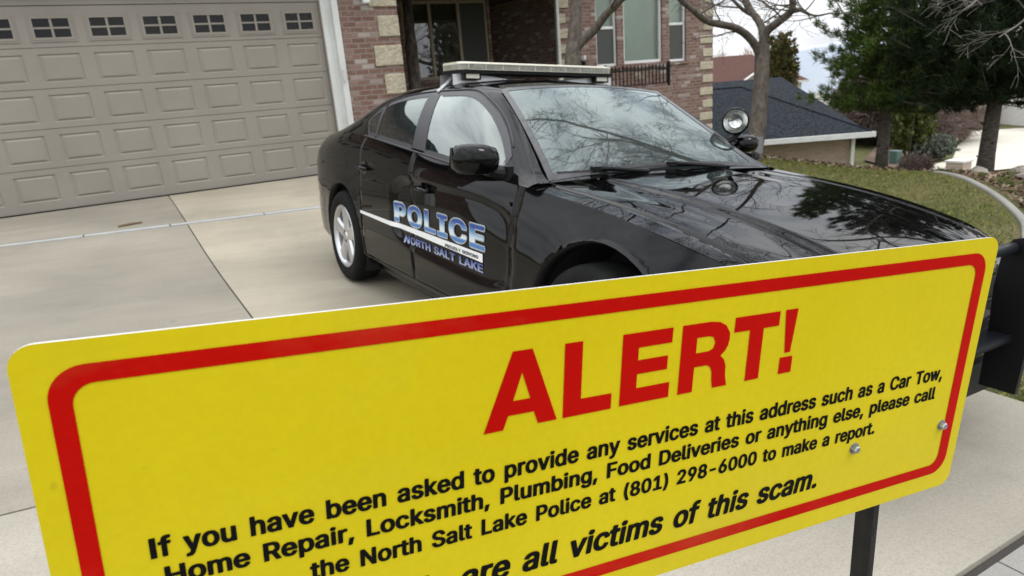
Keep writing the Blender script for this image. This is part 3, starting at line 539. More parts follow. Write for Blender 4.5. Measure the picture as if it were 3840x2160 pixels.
ww.box(10.55, 10.8, 2.752, 9.0, -3.2, 3.6)
hp(ww, "wing_wall", M["brick"])
pw = MB()
wall_holes(pw, 1.192, 4.86, 3.5, 3.7, -1.2, 3.4, [(2.76, 4.80, 1.255, 2.86)])
hp(pw, "porch_wall", M["brick"])
pr = MB()
pr.box(1.192, 5.998, 1.0, 9, 2.93, 3.05); pr.box(1.192, 5.998, 0.3, 0.999, 2.72, 3.05)       # porch ceiling, its unseen front dropped to shade the alcove
pr.box(4.862, 5.998, 6.5, 6.7, -1.2, 2.929)
PR = pr
M["dimfloor"] = pm("porch_floor_dimmed", (0.05, 0.045, 0.04), (0.08, 0.07, 0.06), 4, 0.9)  # floor coloured dark to cut bounced light and deepen the porch shade
M["dimceil"] = pm("porch_ceiling_dimmed", (0.06, 0.05, 0.04), None, rough=0.9)  # ceiling darkened likewise against bounced light
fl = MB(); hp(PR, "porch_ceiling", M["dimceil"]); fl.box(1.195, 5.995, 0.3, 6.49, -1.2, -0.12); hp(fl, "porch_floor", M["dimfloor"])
dd = MB(); dd.box(4.95, 5.9, 6.42, 6.495, -0.1, 2.1); dd.box(5.02, 5.83, 6.40, 6.425, 0.05, 0.95); dd.box(5.02, 5.83, 6.40, 6.425, 1.1, 2.0)
hp(dd, "front_door", pm("dark_door_wood", (0.03, 0.018, 0.012), None, rough=0.5))
rf = MB()
def hip(mb, x0, x1, y0, y1, z, h, inset, m=0):
    vs = [(x0, y0, z), (x1, y0, z), (x1, y1, z), (x0, y1, z)]
    w_ = min(x1 - x0, y1 - y0) / 2 if inset is None else inset
    if x1 - x0 >= y1 - y0: vs += [(x0 + w_, (y0 + y1) / 2, z + h), (x1 - w_, (y0 + y1) / 2, z + h)]
    else: vs += [((x0 + x1) / 2, y0 + w_, z + h), ((x0 + x1) / 2, y1 - w_, z + h)]
    if x1 - x0 >= y1 - y0: mb.add(vs, [(0, 1, 5, 4), (1, 2, 5), (2, 3, 4, 5), (3, 0, 4)], m)
    else: mb.add(vs, [(0, 1, 4), (1, 2, 5, 4), (2, 3, 5), (3, 0, 4, 5)], m)
    mb.add([(x0, y0, z - .15), (x1, y0, z - .15), (x1, y1, z - .15), (x0, y1, z - .15)] + vs[:4], [(3, 2, 1, 0), (0, 1, 5, 4), (1, 2, 6, 5), (2, 3, 7, 6), (3, 0, 4, 7)], m)
hip(rf, -6.8, 1.65, -0.55, 8.4, 3.42, 1.55, None)
hip(rf, 0.9, 11.25, 2.05, 9.6, 3.78, 2.4, None)
hp(rf, "roof", M["shingle"])

# quoins: alternating long and short cream blocks
def quoin(x0, x1, y, z0, z1):
    q = MB(); q.box(x0, x1, y - 0.022, y + 0.06, z0, z1); hp(q, "quoin_block", M["stone"], bevel=0.012)
for i in range(-4, 4):
    z0 = 1.475 + i * 0.428
    quoin(0.74 if i % 2 == 0 else 0.855, 1.19, yf, z0, z0 + 0.30)
for i in range(-5, 6):
    z0 = 1.0 + i * 0.317
    quoin(10.34 if i % 2 == 0 else 10.44, 10.803, 2.5, z0, z0 + 0.19)
for i in range(-2, 5):
    z0 = 1.59 + i * 0.317
    quoin(6.0, 6.29 if i % 2 else 6.20, 2.5, z0, z0 + 0.19)

# garage door: five sections, eight raised panels across, the top row glazed
DX0, DX1, PW, SH = -4.88, 0.0, 0.61, 0.4845
gd = MB()
sections = [(-0.045, SH)] + [(SH * k, SH * (k + 1)) for k in range(1, 5)]
def rect_rings(mb, cx_, cz, rings, cap=True):
    """nested rectangles (half-width, half-height, y): an embossed panel"""
    prev = None
    for (hw, hh, y) in rings:
        cur = [(cx_ - hw, y, cz - hh), (cx_ + hw, y, cz - hh), (cx_ + hw, y, cz + hh), (cx_ - hw, y, cz + hh)]
        if prev is not None:
            mb.add(prev + cur, [(0, 1, 5, 4), (1, 2, 6, 5), (2, 3, 7, 6), (3, 0, 4, 7)])
        prev = cur
    if cap: mb.add(prev, [(0, 1, 2, 3)])
wparts = []
for k, (z0, z1) in enumerate(sections):
    zc = SH * (k + 0.5) - (0.016 if k == 4 else 0.0)
    y0 = 0.0
    for j in range(8):
        cx_ = DX0 + PW * (j + 0.5)
        hw, hh = (0.232, 0.166) if k < 4 else (0.222, 0.140)
        x0, x1 = cx_ - PW / 2, cx_ + PW / 2
        za, zb_ = z0 + 0.004, z1 - 0.004
        o = [(x0, y0, za), (x1, y0, za), (x1, y0, zb_), (x0, y0, zb_)]
        i_ = [(cx_ - hw, y0, zc - hh), (cx_ + hw, y0, zc - hh), (cx_ + hw, y0, zc + hh), (cx_ - hw, y0, zc + hh)]
        gd.add(o + i_, [(0, 1, 5, 4), (1, 2, 6, 5), (2, 3, 7, 6), (3, 0, 4, 7)])
        if k < 4:
            rect_rings(gd, cx_, zc, [(hw, hh, y0), (hw - 0.022, hh - 0.013, y0 + 0.013), (hw - 0.060, hh - 0.040, y0 - 0.001)])
        else:
            rect_rings(gd, cx_, zc, [(hw, hh, y0), (hw, hh, y0 + 0.045)], cap=False)
            wparts.append((cx_, zc, hw, hh))
    # rounded lip at the top and bottom of each section
    gd.add([(DX0, 0, z1 - 0.004), (DX1, 0, z1 - 0.004), (DX1, 0.014, z1), (DX0, 0.014, z1)], [(0, 1, 2, 3)])
    gd.add([(DX0, 0, z0 + 0.004), (DX1, 0, z0 + 0.004), (DX1, 0.014, z0), (DX0, 0.014, z0)], [(3, 2, 1, 0)])
gd.box(DX0, DX1 + 0.17, -0.012, 0.05, 5 * SH + 0.004, 2.56)
gdo = hp(gd, "garage_door", M["door"])
for (cx_, zc, hw, hh) in wparts:
    fr = MB()
    f = 0.026
    def ring(x0, x1, z0, z1, t, y0, y1):
        fr.box(x0, x1, y0, y1, z0, z0 + t); fr.box(x0, x1, y0, y1, z1 - t, z1)
        fr.box(x0, x0 + t, y0 + .001, y1 - .001, z0 + t, z1 - t); fr.box(x1 - t, x1, y0 + .001, y1 - .001, z0 + t, z1 - t)
    ring(cx_ - hw - 0.022, cx_ + hw + 0.022, zc - hh - 0.022, zc + hh + 0.022, 0.020, -0.010, 0.0)
    ring(cx_ - hw, cx_ + hw, zc - hh, zc + hh, 0.030, -0.014, 0.02)
    fr.box(cx_ - 0.014, cx_ + 0.014, -0.006, 0.018, zc - hh + 0.03, zc + hh - 0.03)
    for sx in (-1, 1):
        a, b_ = (cx_ - hw + 0.03, cx_ - 0.014) if sx < 0 else (cx_ + 0.014, cx_ + hw - 0.03)
        fr.box(a, b_, -0.004, 0.016, zc - 0.011, zc + 0.011)
    fr.add([(cx_ - hw, 0.022, zc - hh), (cx_ + hw, 0.022, zc - hh), (cx_ + hw, 0.022, zc + hh), (cx_ - hw, 0.022, zc + hh)], [(0, 1, 2, 3)], 1)
    fo = fr.build("door_window", [M["door"], M["doorglass"]], gdo)
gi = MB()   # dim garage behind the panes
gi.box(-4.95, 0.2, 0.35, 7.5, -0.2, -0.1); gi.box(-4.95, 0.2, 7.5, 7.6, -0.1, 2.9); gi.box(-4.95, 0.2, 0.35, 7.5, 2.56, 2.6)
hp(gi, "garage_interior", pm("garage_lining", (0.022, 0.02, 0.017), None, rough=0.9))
sb = MB(); sb.box(DX0, DX1, -0.004, 0.03, -0.075, -0.046); hp(sb, "bottom_seal", M["black"])
tr = MB(); tr.box(-5.02, -4.93, -0.135, 0.06, -0.04, 2.56); tr.box(-4.9295, -4.882, -0.06, 0.055, -0.04, 2.56)
hp(tr, "door_trim", [M["trim"]])
tr = MB()
tr.box(0.165, 0.2545, -0.135, 0.06, -0.04, 2.56); tr.box(0.02, 0.1645, -0.06, 0.055, -0.04, 2.56)
tro = hp(tr, "door_trim", [M["trim"]])
jb = MB(); jb.box(0.004, 0.0195, -0.055, 0.04, -0.04, 2.44); hp(jb, "door_jamb", M["door"])
bk = MB(); bk.box(0.19, 0.215, -0.165, -0.136, 1.29, 1.46); bk.box(0.175, 0.23, -0.150, -0.1355, 1.33, 1.42); hp(bk, "flag_bracket", M["trim"])
lm = MB(); lm.lathe([(0.0, 0.0), (0.055, 0.0), (0.06, 0.03), (0.045, 0.12), (0.03, 0.20), (0.0, 0.2)], 20, 'z', (0.68, -0.19, 2.37)); lm.box(0.64, 0.72, -0.2, -0.101, 2.50, 2.60)
hp(lm, "wall_lamp", M["vinyl"], smooth=False)
ds = MB(); ds.box(5.905, 5.985, 2.40, 2.475, -1.0, 3.6); hp(ds, "downspout", M["trim"], bevel=0.012)
wl = MB(); wl.lathe([(0.0, 0), (0.05, 0), (0.06, 0.05), (0.055, 0.12)], 14, 'z', (6.56, 2.36, 1.40)); hp(wl, "wall_lantern", M["vinyl"], smooth=True)
wl2 = MB(); wl2.lathe([(0.055, 0), (0.055, 0.09)], 14, 'z', (6.56, 2.36, 1.31)); wl2.box(6.53, 6.59, 2.38, 2.499, 1.38, 1.44); hp(wl2, "lantern_body", M["iron"], smooth=False)

def window(x0, x1, z0, z1, y, fw, frame, glass, mull=(), rail=None, back=None, lower=None, name="window"):
    """frame (part) with its pane and what hangs behind it (sub-parts)"""
    fr = MB()
    fr.box(x0, x1, y - 0.03, y + 0.06, z0, z0 + fw); fr.box(x0, x1, y - 0.03, y + 0.06, z1 - fw, z1)
    fr.box(x0, x0 + fw, y - 0.028, y + 0.058, z0 + fw, z1 - fw); fr.box(x1 - fw, x1, y - 0.028, y + 0.058, z0 + fw, z1 - fw)
    for m_ in mull: fr.box(m_ - fw * 0.55, m_ + fw * 0.55, y - 0.024, y + 0.056, z0 + fw, z1 - fw)
    if rail: fr.box(x0 + fw, x1 - fw, y - 0.02, y + 0.05, rail - fw * 0.55, rail + fw * 0.55)
    fo = hp(fr, name, frame, bevel=0.006)
    g = MB(); g.add([(x0 + fw, y + 0.01, z0 + fw), (x1 - fw, y + 0.01, z0 + fw), (x1 - fw, y + 0.01, z1 - fw), (x0 + fw, y + 0.01, z1 - fw)], [(0, 1, 2, 3)])
    g.build("pane", glass, fo)
    if back:
        for i, (a, b_, c0, c1, mt, yy) in enumerate(back):
            k = MB(); k.add([(a, yy, c0), (b_, yy, c0), (b_, yy, c1), (a, yy, c1)], [(0, 1, 2, 3)]); k.build("blind" if mt is M["blind"] else "screen" if mt is M["screen"] else "reflection_sheet", mt, fo)
    return fo
yw = 2.58
window(7.05, 7.66, 1.25, 2.95, yw, 0.055, M["vinyl"], M["winglass"], rail=2.10, back=[(7.06, 7.65, 1.26, 2.10, M["screen"], yw - 0.006), (7.06, 7.65, 2.10, 2.94, M["blind"], yw + 0.12)])
window(7.86, 9.08, 1.27, 3.05, yw, 0.065, M["vinyl"], M["winglass"], back=[(7.87, 9.07, 1.28, 3.04, M["blind"], yw + 0.12)])
window(9.30, 9.87, 1.25, 2.95, yw, 0.055, M["vinyl"], M["winglass"], rail=2.13, back=[(9.31, 9.86, 1.26, 2.13, M["screen"], yw - 0.006), (9.31, 9.86, 2.13, 2.94, M["blind"], yw + 0.12)])
window(2.76, 4.80, 1.255, 2.86, 3.56, 0.06, M["tantrim"], M["porchglass"], mull=(3.41, 4.10), back=[(2.77, 4.79, 1.26, 2.85, M["reflection_tone"], 3.66), (4.13, 4.74, 1.31, 2.80, M["screen"], 3.55)])
for (a, b_, y0, z0, z1) in ((7.0, 7.72, 2.46, 1.18, 1.247), (7.80, 9.14, 2.46, 1.18, 1.247), (9.25, 9.93, 2.46, 1.18, 1.247), (2.62, 4.86, 3.44, 1.17, 1.252)):
    sl = MB(); sl.box(a, b_, y0, y0 + 0.16, z0, z1); hp(sl, "window_sill", M["brick"])
rl = MB()
ry = 2.20
for i in range(17):
    x = 7.12 + i * 0.113
    rl.box(x - 0.010, x + 0.010, ry - 0.010, ry + 0.010, 0.78, 1.22)
rl.box(7.05, 8.98, ry - 0.013, ry + 0.013, 1.10, 1.135); rl.box(7.05, 8.98, ry - 0.013, ry + 0.013, 0.76, 0.785)
rl.box(8.97, 9.02, ry - 0.025, ry + 0.025, 0.70, 1.27); rl.box(7.03, 7.08, ry - 0.025, ry + 0.025, 0.70, 1.27)
rl.box(8.975, 9.015, ry + 0.026, 2.499, 1.09, 1.13); rl.box(7.035, 7.075, ry + 0.026, 2.499, 1.09, 1.13)
hp(rl, "window_railing", M["iron"])
bl = MB(); bl.box(6.98, 9.06, 2.14, 2.498, -2.0, 0.69); hp(bl, "bay_ledge", M["brick"])


# ------------------------------------------------------------------ the police car (car axes: x forward, y left, z up, origin under the front axle)
car = thing("police_car", (0, 0, 0), "black police sedan with light bar and blue lettering, parked before the garage", "police car")
_l = np.array([0.99649, 0.013005, -0.082683]); _cf = np.array([0.012796, -0.999913, -0.003062]); _cu = np.cross(_cf, _l)
CO = np.array([-0.692, -8.428, -0.397856])
car.matrix_world = Matrix(((_cf[0], _l[0], _cu[0], CO[0]), (_cf[1], _l[1], _cu[1], CO[1]), (_cf[2], _l[2], _cu[2], CO[2]), (0, 0, 0, 1)))

def paintmat():
    m, nt, b = newmat("black_car_paint")
    b.inputs["Base Color"].default_value = (0.0022, 0.0022, 0.0024, 1)
    b.inputs["Roughness"].default_value = 0.32
    b.inputs["Specular IOR Level"].default_value = 0.0
    b.inputs["Coat Weight"].default_value = 0.82
    b.inputs["Coat Roughness"].default_value = 0.012
    b.inputs["Coat IOR"].default_value = 1.38
    return m
M["paint"] = paintmat()
M["carglass"] = glassmat("side_glass", (0.50, 0.60, 0.56), 1.6, dust=0.04, boost=1.5, refl=(0.9, 1.0, 0.96))
M["screenglass"] = glassmat("windscreen_glass", (0.46, 0.54, 0.52), 1.62, dust=0.055, boost=1.65, dustcol=(0.46, 0.57, 0.56), refl=(0.90, 1.0, 0.985))
M["frontglass"] = glassmat("front_side_glass", (0.22, 0.30, 0.27), 1.7, dust=0.02, boost=2.1, refl=(0.92, 1.0, 0.97))
M["frit"] = pm("black_frit", (0.010, 0.010, 0.011), None, rough=0.25, coat=0.5)
M["greytrim"] = pm("satin_black_trim", (0.024, 0.024, 0.028), None, rough=0.38)
M["alloy"] = pm("silver_alloy", (0.52, 0.53, 0.54), (0.60, 0.61, 0.62), 8, 0.34, metal=0.85)
M["chrome"] = pm("chrome", (0.75, 0.75, 0.75), None, rough=0.08, metal=1.0)
M["steelgrey"] = pm("bar_bracket_grey", (0.55, 0.56, 0.57), None, rough=0.35, metal=0.4)
M["whitefilm"] = pm("white_vinyl_film", (0.78, 0.79, 0.80), None, rough=0.3)
M["seat"] = pm("dark_seat_cloth", (0.025, 0.026, 0.028), (0.04, 0.04, 0.042), 60, 0.9)
M["dash"] = pm("dashboard_plastic", (0.030, 0.031, 0.032), None, rough=0.6)
M["redlens"] = pm("red_lens", (0.30, 0.012, 0.010), None, rough=0.15, coat=1.0)
M["lenscream"] = pm("lightbar_cream_dome", (0.66, 0.63, 0.50), (0.60, 0.57, 0.45), 12, 0.30, coat=0.6)
M["lensclear"] = pm("lightbar_smoked_lens", (0.20, 0.20, 0.155), (0.30, 0.295, 0.235), 18, 0.18, coat=1.0, sc3=(1, 3, 1))
M["lensrib"] = pm("lightbar_lens_rib", (0.40, 0.39, 0.30), None, rough=0.2, coat=1.0)

M["lampmod"] = pm("lamp_module", (0.13, 0.13, 0.105), (0.26, 0.255, 0.205), 35, 0.2, coat=1.0)
zb = spl([-4.12, -4.0, -3.8, -3.5, -3.1, -2.6, -1.9, -1.3, -0.7, -0.38, -0.07, 0.2, 0.43, 0.56, 0.70, 0.82],
         [0.985, 1.040, 1.095, 1.130, 1.150, 1.132, 1.082, 1.033, 0.982, 0.955, 0.926, 0.888, 0.842, 0.812, 0.770, 0.725])
wb = spl([-4.12, -4.0, -3.8, -3.5, -3.0, -2.6, -1.9, -1.3, -0.7, -0.3, 0.0, 0.3, 0.5, 0.62, 0.72, 0.82],
         [0.70, 0.755, 0.79, 0.815, 0.845, 0.868, 0.885, 0.885, 0.872, 0.855, 0.84, 0.825, 0.80, 0.765, 0.70, 0.60])
plan = spl([-4.12, -4.0, -3.8, -3.5, -3.0, -2.6, -1.9, -1.0, -0.4, 0.0, 0.3, 0.5, 0.62, 0.72, 0.82],
           [0.78, 0.845, 0.895, 0.930, 0.947, 0.945, 0.944, 0.944, 0.946, 0.948, 0.938, 0.905, 0.855, 0.775, 0.645])
zl = spl([-4.12, -3.6, -3.45, -2.65, -2.55, -0.5, -0.42, 0.42, 0.5, 0.82], [0.30, 0.27, 0.24, 0.21, 0.20, 0.20, 0.20, 0.19, 0.18, 0.17])

def wside(x, z):
    """half-width of the body side at (x, z), z from the sill to the belt"""
    x = np.asarray(x, float); z = np.asarray(z, float)
    b = zb(x); p = plan(x); wbe = wb(x)
    ins = 0.075 * np.clip((0.30 - z) / 0.10, 0, 1) ** 1.5 + 0.022 * np.clip((0.56 - z) / 0.30, 0, 1) ** 2
    ins = ins + 0.010 * np.clip((z - 0.70) / 0.2, 0, 1) ** 2
    fr_ = sst((x + 1.7) / 1.2)                    # flatter, more tilted shoulder towards the front
    rg = 0.17 + 0.13 * fr_
    h = np.clip((z - (b - rg)) / rg, 0, 1)
    top = np.maximum(p - wbe - 0.010, 0.0)
    w_ = p - ins - top * h ** (2.3 - 0.95 * fr_)
    # pressed-in scallop across the doors
    dx = np.abs(x + 1.28) / 0.735; dz = np.abs(z - (0.685 + 0.035 * (x + 1.3) * -1)) / 0.215
    r_ = (dx ** 4 + dz ** 4) ** 0.25
    w_ = w_ - 0.020 * sst((1.06 - r_) / 0.16)
    # rear haunch and front arch flares
    for (ax_, rr) in ((0.065, 0.45), (-3.052, 0.425)):
        d = np.hypot(x - ax_, z - 0.36)
        w_ = w_ + 0.004 * np.exp(-((d - rr) / 0.06) ** 2) * (z < 0.85)
    # character line above the stripe at the rear
    w_ = w_ + 0.006 * np.exp(-((z - 0.90 - 0.03 * (x + 3)) / 0.03) ** 2) * sst((-2.0 - x) / 0.5)
    return w_

ARCH = [(0.065, 0.36, 0.452), (-3.052, 0.36, 0.425)]
CUTS = [-2.60, -1.712, -0.565]          # door shut lines
SILL = 0.292
def cut_columns(base, cuts, g):
    base = [b for b in base if all(abs(b - c) > 0.016 for c in cuts)]
    for c in cuts: base += [c - g, c, c + g]
    return np.array(sorted(base))
XS = cut_columns(list(np.arange(-4.10, 0.8201, 0.0235)) + [0.82], CUTS, 0.0055)
TS = np.linspace(0, 1, 46)
def side_grid():
    G = np.zeros((len(XS), len(TS) + 2, 3))
    for i, x in enumerate(XS):
        z = zl(x) + (zb(x) - zl(x)) * TS
        z = np.array([v for v in z])
        k = np.argmin(np.abs(z - SILL)) if z[0] < SILL else 2
        zs = sorted(list(np.delete(z, k)) + [SILL - 0.006, SILL, SILL + 0.006]) if z[0] < SILL - 0.01 else sorted(list(z) + [z[0] + 0.003, z[0] + 0.006])
        zs = np.array(zs[:len(TS) + 2])
        w_ = wside(np.full_like(zs, x), zs)
        if any(abs(x - c) < 1e-6 for c in CUTS): w_ = np.where(zs > SILL - 0.001, w_ - 0.014, w_)
        if -2.60 <= x <= -0.565: w_ = np.where(np.abs(zs - SILL) < 1e-4, w_ - 0.012, w_)
        G[i, :, 0] = x; G[i, :, 1] = w_; G[i, :, 2] = zs
    return G
SG = side_grid()
def emit_side(name, x0, x1, parent, sgn, zmin=None, zmax=None):
    """panel between two shut lines, with the wheel arch cut out"""
    idx = [i for i in range(len(XS)) if x0 - 1e-6 <= XS[i] <= x1 + 1e-6]
    V = SG[idx].copy(); a, b_ = V.shape[:2]
    P = V.reshape(-1, 3).copy()
    keep = []
    inside = np.zeros(len(P), bool)
    for (cx_, cz, r_) in ARCH:
        d = np.hypot(P[:, 0] - cx_, P[:, 2] - cz); inside |= d < r_
    for i in range(a - 1):
        for j in range(b_ - 1):
            q = (i * b_ + j, (i + 1) * b_ + j, (i + 1) * b_ + j + 1, i * b_ + j + 1)
            zc = P[list(q), 2].mean()
            if zmin is not None and zc < zmin: continue
            if zmax is not None and zc > zmax: continue
            if all(inside[k] for k in q): continue
            keep.append(q)
    for (cx_, cz, r_) in ARCH:
        d = np.hypot(P[:, 0] - cx_, P[:, 2] - cz); m_ = d < r_
        s = r_ / np.maximum(d[m_], 1e-6)
        P[m_, 0] = cx_ + (P[m_, 0] - cx_) * s; P[m_, 2] = cz + (P[m_, 2] - cz) * s
    P[:, 1] *= sgn
    used = sorted({k for q in keep for k in q}); mp_ = {k: n for n, k in enumerate(used)}
    mb = MB(); mb.v = [tuple(P[k]) for k in used]
    mb.f = [tuple(mp_[k] for k in (q if sgn < 0 else q[::-1])) for q in keep]; mb.m = [0] * len(mb.f)
    return mb.build(name, M["paint"], parent, smooth=True) if name else mb

# upper body: cross-sections from the belt over the rail to the roof centre
RX = [-4.12, -3.9, -3.7, -3.5, -3.25, -3.05, -2.8, -2.5, -2.1, -1.7, -1.40, -1.24, -1.10, -0.92, -0.74, -0.60, -0.50]
RY = [0.60, 0.62, 0.63, 0.635, 0.625, 0.614, 0.608, 0.608, 0.614, 0.616, 0.612, 0.612, 0.638, 0.675, 0.715, 0.752, 0.79]
RZ = [0.995, 1.088, 1.130, 1.178, 1.258, 1.330, 1.395, 1.435, 1.450, 1.448, 1.428, 1.396, 1.325, 1.220, 1.108, 1.020, 0.972]
ZC = [1.02, 1.105, 1.144, 1.195, 1.285, 1.368, 1.437, 1.480, 1.496, 1.490, 1.467, 1.436, 1.368, 1.258, 1.132, 1.028, 0.985]
ry, rz, zc_ = spl(RX, RY), spl(RX, RZ), spl(RX, ZC)
def section(x, n=8):
    """polyline (y, z) of the right half section; returns points and index of the rail"""
    B = np.array([wb(x), zb(x)]); Rr = np.array([ry(x), rz(x)]); c = zc_(x)
    d = Rr - B
    nrm = np.array([d[1], -d[0]]); L = np.hypot(*nrm) + 1e-9; nrm = nrm / L
    if nrm[0] < 0: nrm = -nrm
    bulge = min(0.030, 0.08 * L)
    pts = [B, B + d * 0.33 + nrm * bulge * 0.85, B + d * 0.70 + nrm * bulge, Rr]
    for k in (0.82, 0.55, 0.27, 0.0):
        pts.append(np.array([Rr[0] * k, Rr[1] + (c - Rr[1]) * (1 - k ** 2.0) ** 0.85]))
    pts = np.array(pts)
    ext = np.vstack([2 * pts[0] - pts[1], pts, [-pts[-2][0], pts[-2][1]]])
    out = []
    for i in range(1, len(ext) - 2):
        p0, p1, p2, p3 = ext[i - 1:i + 3]
        for t in np.linspace(0, 1, n, endpoint=False):
            out.append(0.5 * (2 * p1 + (p2 - p0) * t + (2 * p0 - 5 * p1 + 4 * p2 - p3) * t * t + (3 * p1 - p0 - 3 * p2 + p3) * t ** 3))
    out.append(pts[-1])
    return np.array(out)
NR = 3 * 8
def gside(x, z):
    s = section(float(x))[:NR + 1]
    return float(np.interp(z, s[:, 1], s[:, 0]))
def gtop(x, y):
    s = section(float(x))[NR:][::-1]
    return float(np.interp(abs(y), s[:, 0], s[:, 1]))

# window outline on the side (car x, z)
zlo = lambda x: float(zb(x)) + 0.020
DTOP = spl([-2.72, -2.57, -2.39, -2.14, -1.91, -1.6, -1.36, -1.237, -1.06, -0.90, -0.76], [1.235, 1.326, 1.368, 1.394, 1.402, 1.404, 1.388, 1.350, 1.270, 1.170, 1.062])
def in_dlo(x, z, s=0.0):
    if not (-2.72 + s < x < -0.78 - s): return False
    lo = zlo(x)
    if x < -2.57: lo = max(lo, 1.225 + (x + 2.72) / 0.15 * (zlo(-2.57) - 1.225))
    return lo + s < z < float(DTOP(x)) - s
def wsy(x): return float(ry(x)) - 0.034        # windscreen half-width
XG = np.arange(-3.80, -0.519, 0.02)
secs = [section(float(x)) for x in XG]
def emit_upper(sgn):
    mb = MB(); K = len(secs[0])
    V = np.array([[(x, s[j, 0] * sgn, s[j, 1]) for j in range(K)] for x, s in zip(XG, secs)])
    fs = []
    for i in range(len(XG) - 1):
        for j in range(K - 1):
            xc = (XG[i] + XG[i + 1]) / 2
            zc2 = (V[i, j, 2] + V[i + 1, j + 1, 2]) / 2; yc = abs(V[i, j, 1] + V[i + 1, j + 1, 1]) / 2
            if j < NR and in_dlo(xc, zc2, 0.014): continue
            if j >= NR and -1.225 < xc < -0.545 and yc < wsy(xc) - 0.012: continue
            if j >= NR and -3.36 < xc < -2.83 and yc < float(ry(xc)) - 0.075: continue
            q = (i * K + j, (i + 1) * K + j, (i + 1) * K + j + 1, i * K + j + 1)
            fs.append(q if sgn < 0 else q[::-1])
    mb.add(V.reshape(-1, 3), fs)
    return mb

body = MB()
for s in (-1, 1):
    u_ = emit_upper(s); body.add(u_.v, u_.f)
# boot lid behind the rear glass down to the tail
xt = np.linspace(-4.12, -3.80, 14); yt = np.linspace(-1, 1, 33)
P = np.array([[(x, float(wb(x)) * t, float(zb(x)) + (float(zc_(x)) - float(zb(x))) * (1 - abs(t) ** 2.4)) for t in yt] for x in xt])
body.grid(P[::-1])
# tail: bumper and rear face
zt = np.linspace(0.30, 0.985, 16)
P = []
for z in zt:
    row = []
    bul = 0.045 * np.exp(-((z - 0.50) / 0.14) ** 2) - 0.07 * np.clip((z - 0.75) / 0.24, 0, 1) ** 2 * -0.5 - 0.05 * np.clip((0.42 - z) / 0.12, 0, 1)
    for t in np.linspace(-1, 1, 31):
        wv = float(wside(-4.10, z))
        row.append((-4.10 - bul - 0.085 * (1 - abs(t) ** 2.6), wv * t, z))
    P.append(row)
body.grid(np.array(P))
# nose: bumper fascia
zt = np.linspace(0.17, 0.725, 18); P = []
for z in zt:
    bul = 0.05 * np.exp(-((z - 0.52) / 0.12) ** 2) - 0.05 * np.clip((0.32 - z) / 0.15, 0, 1) - 0.03 * np.clip((z - 0.62) / 0.1, 0, 1)
    P.append([(0.82 + bul + 0.085 * (1 - abs(t) ** 2.4), float(wside(0.82, min(z, 0.724))) * t, z) for t in np.linspace(-1, 1, 41)])
nose = MB(); nose.grid(np.array(P)[::-1])
bodyo = body.build("body", M["paint"], car, smooth=True)
noseo = nose.build("front_bumper", M["paint"], car, smooth=True)
gr = MB()
for k in range(2):
    z = 0.54 + k * 0.08
    gr.tube([(0.938, y, z) for y in np.linspace(-0.40, 0.40, 9)], 0.007, 6)
gr.box(0.90, 0.935, -0.42, 0.42, 0.48, 0.70)
gr.box(0.90, 0.935, -0.55, 0.55, 0.23, 0.36)
gr.build("grille", M["black"], car)
